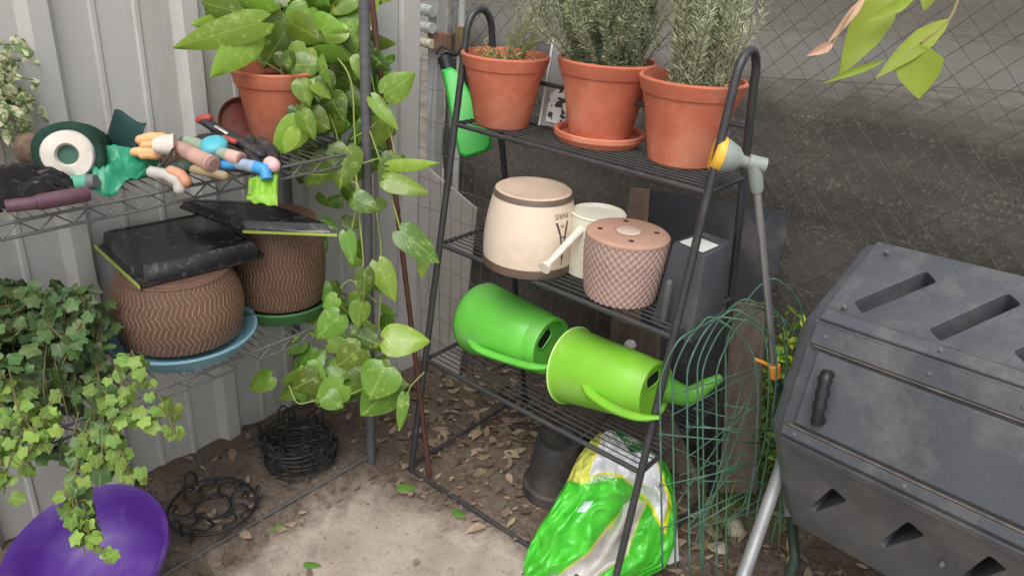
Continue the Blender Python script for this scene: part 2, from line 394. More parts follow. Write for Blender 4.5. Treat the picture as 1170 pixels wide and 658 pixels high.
for i, (py, r, lab) in enumerate(((12, .017, 'uppermost of the three pale pipes beyond the wall corner'), (31, .017, 'middle of the three pale pipes beyond the wall corner'), (49, .015, 'lowest and most cream coloured of the three pale pipes beyond the wall corner'))):
    q = ony(482, py, 1.78); mb = MB(); z = q.z
    p0, p1 = Vector((q.x-.5, 1.79, z+.01)), Vector((-1.79, 1.79, z))
    mb.tube([p0, p1], r, 16, cap=True); mb.tube([p1+(p0-p1).normalized()*.02, p1+(p0-p1).normalized()*.03], r*1.12, 16)
    tag(build('plastic_pipe', mb, pm if i < 2 else mat('pipe_cream', (214, 205, 186), .45, .08)), lab, 'pipe', 'pale pipes beyond the wall corner')
# wire mesh panel
mb = MB()
def wm(x, z): return (x, 1.64+.012*math.sin(x*7)+.01*math.sin(z*5+x*3), z)
for i in range(0, 17):
    x = -1.69+i*.048
    mb.tube([wm(x+.004*math.sin(k+i), k*.0875) for k in range(13)], .0011, 4, cap=False)
for j in range(0, 12):
    z = .01+j*.095
    mb.tube([wm(-1.69+i*.048, z+.004*math.sin(i*1.3+j)) for i in range(17)], .0012, 4, cap=False)
mb.tube([wm(-.915, k*.0875) for k in range(13)], .0015, 4)
tag(build('wire_mesh_panel', mb, mat('thin_steel_wire', (128, 126, 122), .5, .2, metallic=.5)), 'thin galvanised grid wire panel running behind the plant stand', 'wire mesh')
# boards
mb = MB(); mb.slab([ony(452, 160, 1.70), ony(546, 238, 1.70), ony(524, 440, 1.66), ony(455, 470, 1.66)], .008)
tag(build('cement_sheet', mb, mat('pale_sheet', (178, 172, 168), .8, .08, 6, .1, dirt=((130, 118, 104), .35, 6)), bevel=.001), 'pale grey sheet with a sloping cut top edge leaning behind the wire panel', 'board')
mb = MB(); q = [ony(722, 214, 1.86), ony(905, 243, 1.86), ony(880, 350, 1.80), ony(862, 560, 1.74), ony(700, 470, 1.74)]
bt = thing('metal_sheet', 'dark grey flat sheet with a brown left edge leaning behind the dark square planter', 'sheet', q[3])
nn = (q[1]-q[0]).cross(q[3]-q[0]).normalized()
mb.slab([onpl(*p, q[0], nn) for p in ((742, 216), (905, 243), (880, 345), (858, 540), (728, 470))], .004, nn)
build('sheet', mb, mat('dark_sheet', (60, 60, 66), .45, .18, 5, .05, dirt=((112, 104, 98), .4, 5), spec=.45), bt)
mb = MB(); mb.slab([onpl(*p, q[0], nn)+nn*-.006 for p in ((724, 214), (744, 216), (732, 380), (700, 380))], .01, nn)
build('edge_strip', mb, mat('brown_edge', (124, 100, 88), .8, .2, 25), bt)
woodm = mat('weathered_wood', (104, 92, 84), .85, .22, 12, .4, 40, stretch=(6, 6, .8), dirt=((78, 62, 52), .4, 9))
for nm, qd, lab in (('timber_board', ((838, 345), (876, 345), (866, 560), (824, 560)), 'upright weathered brown board behind the stand right leg'),
                    ('timber_board', ((702, 362), (756, 378), (748, 505), (690, 480)), 'short brown board leaning behind the lime watering can'),
                    ('timber_board', ((626, 418), (760, 452), (800, 545), (655, 492)), 'grey brown slatted board lying low behind the compost bag')):
    mb = MB(); ya = 1.72 if nm and lab[0] != 'g' else 1.66
    P4 = [ony(*p, ya-(.0 if i < 2 else .04)) for i, p in enumerate(qd)]
    n0 = (P4[1]-P4[0]).cross(P4[3]-P4[0]).normalized(); P4[2] = P4[2]-n0*((P4[2]-P4[0]).dot(n0))
    mb.slab(P4, .018, n0)
    if lab[0] == 'g':
        for k in range(5):
            a = P4[0].lerp(P4[1], .12+.18*k); b_ = P4[3].lerp(P4[2], .12+.18*k)
            mb.slab([a.lerp(b_, .1)-n0*-.004, a.lerp(b_, .1)+(P4[1]-P4[0])*.05+n0*.004, a.lerp(b_, .85)+(P4[1]-P4[0])*.05+n0*.004, a.lerp(b_, .85)+n0*.004], .006, n0)
    tag(build(nm, mb, woodm, bevel=.002), lab, 'board')
# ------------------------------------------------------------------ wire rack (left)
postm = mat('rack_post_grey', (88, 88, 92), .5, .1, dirt=((100, 94, 88), .25, 18))
def shelf_unit():
    t = thing('wire_rack', 'grey chrome style wire shelving rack standing against the ribbed wall', 'shelf', (-1.53, .62, 0))
    x0, x1, y0, y1 = -1.685, -1.36, .08, 1.15
    for x in (x0, x1):
        for y in (y0, y1):
            mb = MB(); pts = []; rs = []
            z = 0.0
            while z < 1.75:
                pts += [(x, y, z), (x, y, z+.023), (x, y, z+.0245)]; rs += [.0125, .0125, .0121]; z += .025
            mb.tube(pts, rs, 14); build('post', mb, postm, t, smooth=25)
    for zt, nm in ((.915, 's'), (.505, 's'), (.034, 's')):
        mb = MB()
        for x in (x0+.01, x1):
            mb.tube([(x, y0, zt), (x, y1, zt)], .0032, 6); mb.tube([(x, y0, zt-.026), (x, y1, zt-.026)], .003, 6)
            k = 0; y = y0+.02; zz = []
            while y < y1: zz.append((x, y, zt-.002 if k % 2 else zt-.024)); y += .028; k += 1
            mb.tube(zz, .0022, 5)
        for y in (y0, y1):
            mb.tube([(x0, y, zt), (x1, y, zt)], .0032, 6); mb.tube([(x0, y, zt-.026), (x1, y, zt-.026)], .003, 6)
        y = y0+.02
        while y < y1: mb.tube([(x0, y, zt+.004), (x1, y, zt+.004)], .0016, 5); y += .022
        for f in (.35, .68): mb.tube([(x0+(x1-x0)*f, y0, zt), (x0+(x1-x0)*f, y1, zt)], .003, 6)
        build('shelf', mb, rackm, t)
    return t
shelf_unit()
ZS, ZL = .921, .511
# ------------------------------------------------------------------ plant stand
blackm = mat('black_steel_tube', (58, 58, 61), .4, .15, dirt=((92, 86, 80), .25, 30), spec=.5)
stt = thing('plant_stand', 'three tier black tubular steel plant stand holding pots, cans and planters', 'stand', (-.92, 1.4, 0))
def fy(z): return 1.203+.145*z*(1.157/1.15)*.93 if z < 1.2 else 1.364
def by(z): return 1.72-.228*z
for x, sgn in ((-1.253, 1), (-.584, -1)):
    pts = [(x, fy(0), 0), (x, fy(.4), .4), (x, fy(.8), .8), (x, fy(1.15), 1.15)]
    top = 1.235
    A = Vector((x, fy(1.17), 1.17)); B = Vector((x, by(1.17), 1.17)); c = (A+B)/2; rr = (B-A).length/2
    pts += [tuple(c+Vector((0, -math.cos(a)*rr, math.sin(a)*.062))) for a in [PI*k/12 for k in range(0, 13)]]
    pts += [(x, by(1.1), 1.1), (x, by(.6), .6), (x, by(0), 0)]
    mb = MB(); mb.tube(pts, .0085, 10); build('side_frame', mb, blackm, stt, smooth=60)
    for z in (.03, .352, .672, .972):
        mb = MB(); mb.tube([(x, fy(z), z), (x, by(z), z)], .0055, 8); build('side_rail', mb, blackm, stt, smooth=60)
for z in (.352, .672, .972):
    mb = MB(); a, b_ = -1.253, -.584
    mb.tube([(a, fy(z), z), (b_, fy(z), z)], .0062, 8); mb.tube([(a, by(z), z), (b_, by(z), z)], .0055, 8)
    y = fy(z)+.018
    while y < by(z)-.008: mb.tube([(a, y, z+.006), (b_, y, z+.006)], .0018, 5); y += .0185
    for k in range(1, 4): mb.tube([(a+(b_-a)*k/4, fy(z), z+.002), (a+(b_-a)*k/4, by(z), z+.002)], .0028, 6)
    build('shelf', mb, blackm, stt, smooth=60)
mb = MB(); mb.tube([(-1.253, fy(.02), .012), (-.584, fy(.02), .012)], .0062, 8); build('foot_bar', mb, blackm, stt)
mb = MB(); mb.tube([(-1.253, by(1.08), 1.08), (-.584, by(1.08), 1.08)], .0055, 8); build('back_rail', mb, blackm, stt)
# ------------------------------------------------------------------ terracotta pots
terra = mat('terracotta', (196, 114, 89), .75, .14, 7, .2, 90, dirt=((204, 158, 134), .36, 7), spec=.25)
terra2 = mat('terracotta_weathered', (194, 110, 85), .75, .16, 8, .15, 90, dirt=((204, 158, 130), .42, 7), spec=.25)
soilm = mat('potting_soil', (64, 46, 38), .95, .4, 60, .8, 120)
def pot_prof(rb, rt, h, lip=.2, t=.008, lipt=.007):
    zl = h*(1-lip); rl = rb+(rt-lipt-rb)*(1-lip)
    return [(0, 0), (rb*.94, 0), (rb, .004), (rl, zl), (rl+lipt*.9, zl+.003), (rl+lipt+.001, zl+.008), (rt, h-.004), (rt-.003, h), (rt-t+.001, h), (rt-t-.001, h-.006), (rt-t-.004, h-.04), (rb-.01, .02), (0, .02)]
def plant_pot(name, label, base, rb, rt, h, m, group, soilz=.025, soilcol=None):
    t = thing(name, label, 'potted plant', base, ru(0, 6), group)
    mb = MB(); mb.lathe(pot_prof(rb, rt, h), 64); build('pot', mb, m, t, smooth=35, world=False)
    mb = MB(); rr = rt-.0095; c = mb.av((0, 0, h-soilz+.006)); prev = None; N = 40; R = []
    for j in range(1, 7): R.append([mb.av((rr*j/6*math.cos(2*PI*k/N), rr*j/6*math.sin(2*PI*k/N), h-soilz+.008*noise.noise(Vector((j*2, k*.6, h*9))))) for k in range(N)])
    for k in range(N): mb.af(c, R[0][k], R[0][(k+1) % N])
    for a, b_ in zip(R, R[1:]):
        for k in range(N): mb.af(a[k], b_[k], b_[(k+1) % N], a[(k+1) % N])
    build('soil', mb, soilcol or soilm, t, world=False, smooth=180)
    return t
zs1 = .980
GP = 'terracotta pots on the top tier of the stand'
b1 = onz(573, 142, zs1); k1 = dep(b1)/FPX
p1 = plant_pot('potted_herb', 'terracotta pot with sparse dry stems, leftmost on the top tier of the stand', b1, 31*k1, 49.5*k1, .165, terra, GP)
b2 = onz(684, 158, zs1+.004); k2 = dep(b2)/FPX
st_ = thing('saucer', 'round terracotta saucer under the bushy rosemary pot', 'saucer', (b2.x, b2.y, zs1-.001))
mb = MB(); r = 52*k2; mb.lathe([(0, .002), (r*.88, 0), (r*.9, .002), (r*.96, .012), (r, .014), (r, .024), (r-.005, .026), (r-.011, .022), (r*.86, .009), (0, .008)], 64); build('saucer_body', mb, terra2, st_, world=False)
p2 = plant_pot('potted_rosemary', 'terracotta pot with bushy dark green rosemary standing in a saucer', (b2.x, b2.y, zs1+.009), 35*k2, 55*k2, .172, terra2, GP)
b3 = onz(777, 184, zs1); k3 = dep(b3)/FPX
p3 = plant_pot('potted_rosemary', 'terracotta pot with upright pale grey green rosemary at the right end of the top tier', b3, 37.5*k3, 59*k3, .176, terra2, GP)
def needles(mb, stems, nmb, nl, nw, dens, up=.5, jit=.3):
    for pts in stems:
        P = bez(pts, 8); nmb.tube(P, [.0016*(1-.6*i/len(P)) for i in range(len(P))], 4, cap=False)
        for i in range(len(P)-1):
            d = (P[i+1]-P[i]); L = d.length
            if L < 1e-6: continue
            dn = d.normalized()
            for k in range(max(1, int(L*dens))):
                q = P[i]+d*rnd(); a = rvec().normalized(); a = (a-dn*a.dot(dn)); a = a.normalized() if a.length > .01 else dn.orthogonal()
                t = (a+dn*up+rvec(jit)).normalized(); l = nl*ru(.6, 1.15); s = t.cross(rvec()).normalized()*nw
                i0 = mb.av(q); i1 = mb.av(q+t*l*.5+s); i2 = mb.av(q+t*l); i3 = mb.av(q+t*l*.5-s); mb.af(i0, i1, i2, i3)
def bush(parent, base, r0, h, spread, ns, m, nl=.014, nw=.0011, dens=900, up=.5, sway=.35, lean=(0, 0)):
    mb, sb = MB(), MB(); st = []
    for i in range(ns):
        a = ru(0, 2*PI); r = r0*math.sqrt(rnd()); o = Vector((math.cos(a)*r, math.sin(a)*r, 0)); hh = h*ru(.55, 1.05)
        out = Vector((math.cos(a+ru(-.5, .5)), math.sin(a+ru(-.5, .5)), 0))*spread*ru(.3, 1)*(r/r0+.15)+Vector((lean[0], lean[1], 0))
        c = rvec(.012)
        st.append([base+o, base+o+out*.35+ZZ*hh*.35+c, base+o+out*.8+ZZ*hh*.7+c*sway*4, base+o+out+ZZ*hh+rvec(.008)])
        for b in range(3):
            t = ru(.2, .8); q = base+o+out*t+ZZ*hh*t; d = Vector((ru(-1, 1), ru(-1, 1), 0))*spread*.35
            st.append([q, q+d*.5+ZZ*hh*.12, q+d+ZZ*hh*.33])
    needles(mb, st, sb, nl, nw, dens, up)
    build('foliage', mb, m, parent, smooth=0, fix=False); build('stems', sb, mat('woody_stem', (112, 98, 78), .8, .2), parent)
ros1 = mat('rosemary_dark', (172, 184, 152), .6, .1, island=.35, bump=0, trans=.4)
ros2 = mat('rosemary_pale', (198, 206, 176), .6, .1, island=.3, bump=0, trans=.4)
bush(p2, Vector((b2.x, b2.y, zs1+.155)), .075, .26, .11, 80, ros1, nl=.015, nw=.001, dens=900, lean=(-.02, 0))
bush(p3, Vector((b3.x+.005, b3.y, zs1+.155)), .055, .30, .045, 50, ros2, nl=.02, nw=.001, dens=850, up=.9)
# dry stems + feathery grass in pot 1
mb, sb = MB(), MB(); top = Vector((b1.x, b1.y, zs1+.145)); st = []
for i in range(14):
    a = ru(0, 6.28); o = Vector((math.cos(a), math.sin(a), 0))
    st.append([top+o*.02, top+o*.04+ZZ*.02, top+o*ru(.05, .08)+ZZ*ru(.0, .05)])
needles(mb, st, sb, .02, .0012, 400); build('dry_stems', mb, mat('dry_straw', (176, 150, 96), .8, .2, island=.4, bump=0), p1, smooth=0, fix=False)
mb = MB(); st = []
for i in range(16):
    q = top+Vector((ru(.0, .04), ru(-.02, .03), 0)); d = Vector((ru(.0, .12), ru(.0, .07), 0)); h = ru(.05, .16)
    st.append([q, q+d*.4+ZZ*h*.5, q+d+ZZ*h])
needles(mb, st, sb, .022, .0008, 420, up=.9); build('feathery_leaves', mb, mat('feathery_green', (138, 146, 98), .7, .1, island=.4, bump=0, trans=.3), p1, smooth=0, fix=False)
build('stems', sb, mat('herb_stem', (150, 148, 100), .8), p1)
# small light shoots on pots
for P_, bb in ((p1, b1), (p3, b3)):
    mb = MB()
    for i in range(10):
        q = Vector((bb.x+ru(-.05, -.01), bb.y-ru(.0, .03), zs1+.15)); d = Vector((ru(-1, 1), ru(-1, 1), ru(.3, 1.6))).normalized()
        lance_leaf(mb, q, q+d*ru(.012, .03), .007, rvec())
    build('small_shoots', mb, mat('shoot_green', (150, 168, 80), .6, .1, island=.3, bump=0, trans=.3), P_, smooth=180, fix=False)
# white seed tray between the pots
q = [ond(*p, dep(b2)+.11) for p in ((632, 46), (668, 50), (646, 150), (616, 144))]
n0 = (q[1]-q[0]).cross(q[3]-q[0]).normalized()
if n0.dot(CP-q[0]) < 0: n0 = -n0
t = thing('plastic_tray', 'narrow white plastic tray with a spotted insert standing between two terracotta pots', 'tray', q[3])
wp = mat('white_plastic', (222, 220, 216), .4, .04, bump=.03)
mb = MB(); mb.slab(q, .006, n0)
build('tray_back', mb, mat('tray_grey_inside', (150, 150, 150), .5), t)
mb = MB(); mb.tube([p+n0*.004 for p in q], .0035, 8, closed=True); build('tray_rim', mb, wp, t)
sm = mat('spotted_card', (206, 206, 202), .5, .05, bump=0); g = NT(sm); tc = g.N.new('ShaderNodeTexCoord').outputs['Object']; nn_ = g.noise(tc, 55, 2, .5)
g.K.new(g.mix(g.rng(nn_, .54, .57), L3((214, 214, 210)), L3((48, 46, 46))), g.b.inputs['Base Color'])
c = (q[2]+q[3])/2; mb = MB(); ex = (q[2]-q[3]); ey = (q[0]-q[3])
mb.slab([q[3]+ex*.2+ey*.06+n0*.004, q[3]+ex*.92+ey*.06+n0*.004, q[3]+ex*.92+ey*.55+n0*.004, q[3]+ex*.55+ey*.5+n0*.004, q[3]+ex*.2+ey*.36+n0*.004], .003, n0); build('insert_card', mb, sm, t)
# green hanging container
d0 = 2.02
t = thing('plastic_sprayer', 'bright green plastic bottle hanging head up with a black nozzle left of the pots', 'sprayer', ond(530, 130, d0))
gpl = mat('green_plastic_flat', (74, 196, 84), .35, .08, 8, .03, trans=.15)
out = [(504, 80), (514, 76), (524, 82), (534, 100), (548, 128), (562, 158), (562, 168), (556, 174), (532, 181), (524, 177), (518, 150), (510, 110)]
mb = MB(); F = [ond(x, y, d0-.012) for x, y in out]; c0 = [ond(533+(x-533)*.9, 130+(y-130)*.95, d0-.03) for x, y in out]; Bk = [ond(x, y, d0+.02) for x, y in out]
ia = [mb.av(p) for p in c0]; ib = [mb.av(p) for p in F]; ic = [mb.av(p) for p in Bk]; n = len(out)
mb.af(*ia); mb.af(*ic[::-1])
for i in range(n): j = (i+1) % n; mb.af(ia[i], ib[i], ib[j], ia[j]); mb.af(ib[i], ic[i], ic[j], ib[j])
build('bottle', mb, gpl, t, bevel=.004, smooth=60)
bp = mat('black_plastic', (36, 36, 38), .45, .1, dirt=((84, 80, 76), .3, 20))
mb = MB(); mb.tube([ond(512, 80, d0), ond(508, 66, d0)], [.018, .02], 12); mb.tube(bez([ond(502, 74, d0), ond(508, 60, d0-.01), ond(520, 62, d0), ond(528, 54, d0+.01)], 6), .006, 8)
mb.tube(bez([ond(498, 62, d0), ond(504, 54, d0), ond(514, 58, d0)], 6), .004, 8); build('nozzle', mb, bp, t)
# ------------------------------------------------------------------ middle tier
zm = .680
bb = onz(603, 300, zm-.004); k = dep(bb)/FPX
cream = mat('cream_enamel', (222, 205, 186), .3, .05, 5, .02, dirt=((196, 170, 145), .25, 6), spec=.5)
brownb = mat('brown_band', (104, 88, 78), .5, .12, 20)
t = thing('cream_planter', 'upside down cream planter with brown bands and a tower drawing on the middle tier', 'planter', (bb.x, bb.y, zm))
R1, R2, Hh = 51*k, 42*k, .185
def rp(z): return R1+(R2-R1)*(z/Hh)**1.6 + .006*math.sin(PI*min(1, z/Hh))
pr_ = [(R1-.008, 0), (R1+.001, 0), (R1+.0015, .004), (R1+.0015, .018), (rp(.02), .021)]
mb = MB(); mb.lathe(pr_, 64); build('base_band', mb, brownb, t, world=False)
mb = MB(); mb.lathe([(rp(.021), .021)]+[(rp(z), z) for z in [.02+(.15*i/12) for i in range(1, 13)]], 64); build('body', mb, cream, t, world=False, smooth=60)
mb = MB(); mb.lathe([(rp(.17), .17), (rp(.17)+.0015, .171), (rp(.18)+.001, .180), (rp(.18)-.001, .183)], 64); build('top_band', mb, brownb, t, world=False)
mb = MB(); rt = rp(.18)-.001; mb.lathe([(rt, .183), (rt-.004, .186), (rt-.012, .184), (rt*.7, .180), (0, .178)], 64); build('base_plate', mb, mat('cream_base_plate', (206, 184, 164), .6, .1, 6, .1, dirt=((170, 140, 118), .5, 8)), t, world=False, smooth=60)
# tower decal, printed the right way up for a planter that now stands on its rim
aw = math.atan2((ond(640, 262, dep(bb)-.09)-bb).y, (ond(640, 262, dep(bb)-.09)-bb).x) if False else None
vc = (CP-Vector((bb.x, bb.y, .78))); ang0 = math.atan2(vc.y, vc.x)+math.radians(44)
def wrap(u, z, off=.0007): r = rp(z)+off; a = ang0+u/r; return Vector((r*math.cos(a), r*math.sin(a), z))
inkm = mat('print_ink', (92, 78, 72), .6, .15, 60)
mb = MB()
def band(pts, w0):
    for (u0, z0, a), (u1, z1, b) in zip(pts, pts[1:]):
        n = max(1, int(abs(z1-z0)/.006))
        for i in range(n):
            s0, s1 = i/n, (i+1)/n
            q = [(u0+(u1-u0)*s0-a/2, z0+(z1-z0)*s0), (u0+(u1-u0)*s0+a/2, z0+(z1-z0)*s0), (u0+(u1-u0)*s1+b/2, z0+(z1-z0)*s1), (u0+(u1-u0)*s1-b/2, z0+(z1-z0)*s1)]
            mb.af(*[mb.av(wrap(*p)) for p in q])
S = 1.0
band([(-.017, .133, .007), (-.008, .105, .005), (-.003, .075, .004)], 0); band([(.017, .133, .007), (.008, .105, .005), (.003, .075, .004)], 0)
band([(0, .078, .008), (0, .045, .0035), (0, .03, .001)], 0)
for z, ww in ((.118, .03), (.100, .02), (.08, .013)): band([(0, z, ww), (0, z-.003, ww)], 0)
band([(-.006, .128, .002), (0, .121, .004), (.006, .128, .002)], 0)
build('tower_print', mb, inkm, t, world=False, smooth=0, fix=False)
cu = bpy.data.curves.new('txt', 'FONT'); cu.body = 'PARIS'; cu.size = .017; cu.align_x = 'CENTER'; cu.resolution_u = 3
to = bpy.data.objects.new('txt', cu); COL.objects.link(to); dg = bpy.context.evaluated_depsgraph_get(); tm = bpy.data.meshes.new_from_object(to.evaluated_get(dg))
mb = MB()
for v in tm.vertices: mb.av(wrap(v.co.x*-1, .152-v.co.y))     # upside down with the planter
for f in tm.polygons: mb.af(*f.vertices)
build('lettering', mb, inkm, t, world=False, smooth=0, fix=False); bpy.data.objects.remove(to)
# white tin can
bb = ony(684, 243, 1.44); zt_ = bb.z; k = dep(bb)/FPX; rr = 31*k
t = thing('toy_watering_can', 'small upturned cream white metal watering can with its spout pointing down left', 'watering can', (bb.x, bb.y, zm))
wt_ = mat('white_enamel', (226, 222, 206), .35, .05, 6, .03, dirt=((176, 128, 92), .18, 9), spec=.5)
hh = zt_-zm
mb = MB(); mb.lathe([(rr-.002, 0), (rr, 0), (rr, hh-.002), (rr+.002, hh), (rr-.001, hh+.003), (rr-.004, hh-.001), (rr-.006, hh-.006), (0, hh-.007)], 56); build('body', mb, wt_, t, world=False)
d1 = dep(bb)-rr*.9
sp0, sp1 = ond(664, 262, d1+.03), ond(628, 300, d1-.045)
mb = MB(); mb.tube([sp0, sp0.lerp(sp1, .5), sp1], [.0105, .009, .0065], 14); dd = (sp1-sp0).normalized(); mb.tube([sp1, sp1+dd*.02, sp1+dd*.022], [.0065, .014, .0145], 20); build('spout', mb, wt_, t, smooth=50)
# pink knit pot
bb = onz(708, 336, zm); k = dep(bb)/FPX; rb_, rt_ = 40*k, 46*k
t = thing('pink_planter', 'upturned dusty pink planter with knobbly woven texture and holes in its base', 'planter', (bb.x, bb.y, zm-.0), 0.3)
pinkm = mat('pink_ceramic', (168, 142, 134), .65, .08, 8, .1, 90, dirt=((140, 106, 98), .25, 12))
mb = MB(); prf = []; hP = .152; NR = 96
for i in range(NR+1):
    z = hP*.93*i/NR; prf.append((rb_+(rt_-rb_)*min(1, (z/hP)*1.5)**.7, z+.002))
ns_ = 54*5
def knit(u, r, z, i):
    return (r+.0017*math.cos(2*PI*u*34)*math.cos(2*PI*z/.0185)+.0006*math.cos(4*PI*u*34), z)
mb.lathe(prf, ns_, fn=knit)
rt2 = rt_
build('woven_side', mb, pinkm, t, world=False, smooth=180)
mb = MB()
mb.lathe([(rt2+.001, hP*.93), (rt2+.001, hP*.96), (rt2-.004, hP*.99), (rt2-.012, hP), (rt2*.35, hP+.0005), (rt2*.32, hP-.002), (0, hP-.002)], 60); build('base', mb, mat('pink_base', (176, 140, 122), .7, .1, 10, .1), t, world=False)
for a in (20, 110, 200, 290):
    mb = MB(); a = math.radians(a); mb.lathe([(0, .0012), (.0055, .0012), (.0065, .0004)], 14, Matrix.Translation((rt2*.68*math.cos(a), rt2*.68*math.sin(a), hP))); build('drain_hole', mb, mat('hole_dark', (60, 38, 32), .9), t, world=False)
mb = MB(); mb.lathe([(0, .0022), (rt2*.27, .0022), (rt2*.3, .0006)], 30, Matrix.Translation((0, 0, hP-.001))); build('centre_disc', mb, mat('pale_disc', (206, 186, 170), .6), t, world=False)
# dark square planter
zt_ = .835; P4 = [onz(*p, zt_) for p in ((768, 277), (803, 264), (836, 277), (806, 294))]
c = sum(P4, Vector())/4
t = thing('square_planter', 'upturned charcoal plastic square planter with a white label on its base', 'planter', (c.x, c.y, zm))
cham = mat('charcoal_plastic', (76, 78, 83), .45, .08, 8, .04, dirt=((104, 102, 102), .25, 8))
mb = MB(); rings = []
for z, s in ((zm-.03, 1.34), (zm-.005, 1.33), (zm-.004, 1.26), (zt_-.008, 1.04), (zt_, .98), (zt_+.001, .86), (zt_-.003, .82)):
    ring = []
    for i in range(4):
        a, b0, b1_ = P4[i], P4[i-1], P4[(i+1) % 4]
        for f in ((a+(b0-a)*.14), (a+(b0-a)*.03+(b1_-a)*.03), (a+(b1_-a)*.14)): q = c+(f-c)*s; ring.append(mb.av((q.x, q.y, z)))
    rings.append(ring)
for a, b_ in zip(rings, rings[1:]):
    for i in range(12): mb.af(a[i], a[(i+1) % 12], b_[(i+1) % 12], b_[i])
mb.af(*rings[-1]); build('body', mb, cham, t, smooth=40)
mb = MB(); lq = [onz(*p, zt_+.001) for p in ((777, 276), (795, 270), (821, 280), (803, 288))]; mb.slab([lq[0], lq[3], lq[2], lq[1]], .002, ZZ); build('label', mb, mat('paper_label', (218, 218, 216), .7, .05), t)
q = ony(760, 345, 1.33); mb = MB(); mb.tube([(q.x, 1.335, zm+.0), (q.x, 1.335, zm+.085)], .0085, 14, round_=True)
tag(build('plastic_peg', mb, mat('grey_peg', (86, 86, 88), .5)), 'short round topped grey plastic peg at the shelf edge beside the pink planter', 'peg')
# ------------------------------------------------------------------ green watering cans on bottom tier
def wcan(label, Lp, Rp, r0, r1, m, rimmed, spout, hole_ang, strap):
    ax = (Rp-Lp); Ln = ax.length; M = frame(ax, Lp, (0, -.6, .8))
    t = thing('watering_can', label, 'watering can', Lp, group='green watering cans lying on the bottom tier', M=M)
    prof = [(0, .006), (r0*.97-.006, .006), (r0*.98, 0), (r0*1.03, .001), (r0*1.03, .007), (r0, .009)] if rimmed else [(0, -.028), (r0*.35, -.026), (r0*.7, -.016), (r0*.92, -.004), (r0*.99, .012)]
    prof += [(r0+(r1-r0)*f, Ln*f) for f in (.15, .35, .6, .85)]
    prof += [(r1+.0015, Ln*.86), (r1, Ln*.985), (r1*.97, Ln), (r1*.88, Ln*1.0), (r1*.86, Ln*.965), (0, Ln*.96)]
    mb = MB(); mb.lathe(prof, 64); 
    bd = build('body', mb, m, t, world=False, smooth=40)
    if rimmed:
        mb = MB(); mb.tube([Vector((r0*1.03*math.cos(a), r0*1.03*math.sin(a), .003)) for a in [2*PI*k/64 for k in range(64)]], .0026, 6, closed=True); build('rim', mb, mat('pale_green_rim', (190, 226, 140), .4), t, world=False)
    ca, sa = math.cos(hole_ang), math.sin(hole_ang)
    mb = MB(); Mh = Matrix.Translation((r1*.45*ca, r1*.45*sa, Ln*.962)) @ Matrix.Rotation(hole_ang, 4, 'Z')
    pts = [(math.copysign(abs(math.cos(a))**.6, math.cos(a))*r1*.22, math.copysign(abs(math.sin(a))**.6, math.sin(a))*r1*.36) for a in [2*PI*k/28 for k in range(28)]]
    ids0 = [mb.av(Mh @ Vector((x, y, .0015))) for x, y in pts]; mb.af(*ids0)
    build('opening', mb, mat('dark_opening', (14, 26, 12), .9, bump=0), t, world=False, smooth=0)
    mb = MB(); mb.tube([Mh @ Vector((x*1.05, y*1.05, .002)) for x, y in pts], .0022, 6, closed=True); build('opening_lip', mb, m, t, world=False)
    mb = MB(); P = bez(strap, 8); n = len(P); mb.tube(P, [.007+.006*min(1, 4*min(i, n-1-i)/n) for i in range(n)], 12, flat=.62, round_=True); build('handle', mb, m, t, smooth=180)
    if spout:
        mb = MB(); S_ = bez(spout, 6); n = len(S_); mb.tube(S_, [.03-.02*i/(n-1) for i in range(n)], 16); build('spout', mb, mat('darker_green_plastic', (98, 166, 66), .4, .12, trans=.1), t, smooth=60)  # spout coloured a darker green than the can body
g1m = mat('green_plastic', (112, 208, 78), .36, .08, 6, .04, dirt=((160, 196, 140), .3, 9), spec=.5, trans=.12)
g2m = mat('lime_green_plastic', (134, 202, 58), .36, .08, 6, .04, dirt=((164, 196, 118), .3, 9), spec=.5, trans=.12)
zc = .36
La = ond(546, 373, 2.10); Ra = ond(630, 396, 1.93); ka = 2.0/FPX
La.z = max(La.z, zc+.08)
wcan('mid green watering can lying on its side at the left of the bottom tier', La, Ra, 42*2.1/FPX, 34*1.93/FPX, g1m, False, None, math.radians(0),
     [ond(534, 384, 2.02), ond(546, 398, 1.965), ond(580, 411, 1.905), ond(612, 419, 1.85), ond(638, 418, 1.83)])
Lb = ond(653, 417, 1.86); Rb = ond(750, 448, 1.70)
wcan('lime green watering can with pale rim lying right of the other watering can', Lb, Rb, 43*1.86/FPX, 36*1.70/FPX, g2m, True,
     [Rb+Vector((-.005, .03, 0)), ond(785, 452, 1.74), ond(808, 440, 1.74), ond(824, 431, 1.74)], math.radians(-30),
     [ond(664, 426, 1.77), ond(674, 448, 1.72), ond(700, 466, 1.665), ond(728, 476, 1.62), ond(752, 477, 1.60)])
# small cream knob seen behind
mb = MB(); q = ony(720, 394, 1.62); mb.lathe([(0, -.012), (.012, -.01), (.017, 0), (.012, .01), (0, .012)], 20, Matrix.Translation(q)); mb.tube([q, (q.x, 1.645, q.z-.03)], .004, 6)
tag(build('tag_disc', mb, wp), 'small round cream tag behind the lime watering can', 'tag')
# ------------------------------------------------------------------ black pot on ground
bb = onz(630, 562, 0)
t = thing('black_pot', 'upturned black plastic pot on the soil beside the compost bag', 'pot', (bb.x-.0, bb.y+.01, .004))
k = dep(bb)/FPX; r = 36*k
mb = MB(); mb.lathe([(r-.004, 0), (r, .001), (r, .03), (r-.004, .033), (r-.008, .035), (r*.72, .165), (r*.68, .172), (r*.6, .173), (r*.56, .168), (0, .167)], 56)
build('pot_body', mb, mat('dusty_black_plastic', (54, 52, 52), .55, .1, dirt=((108, 98, 90), .5, 7)), t, world=False)
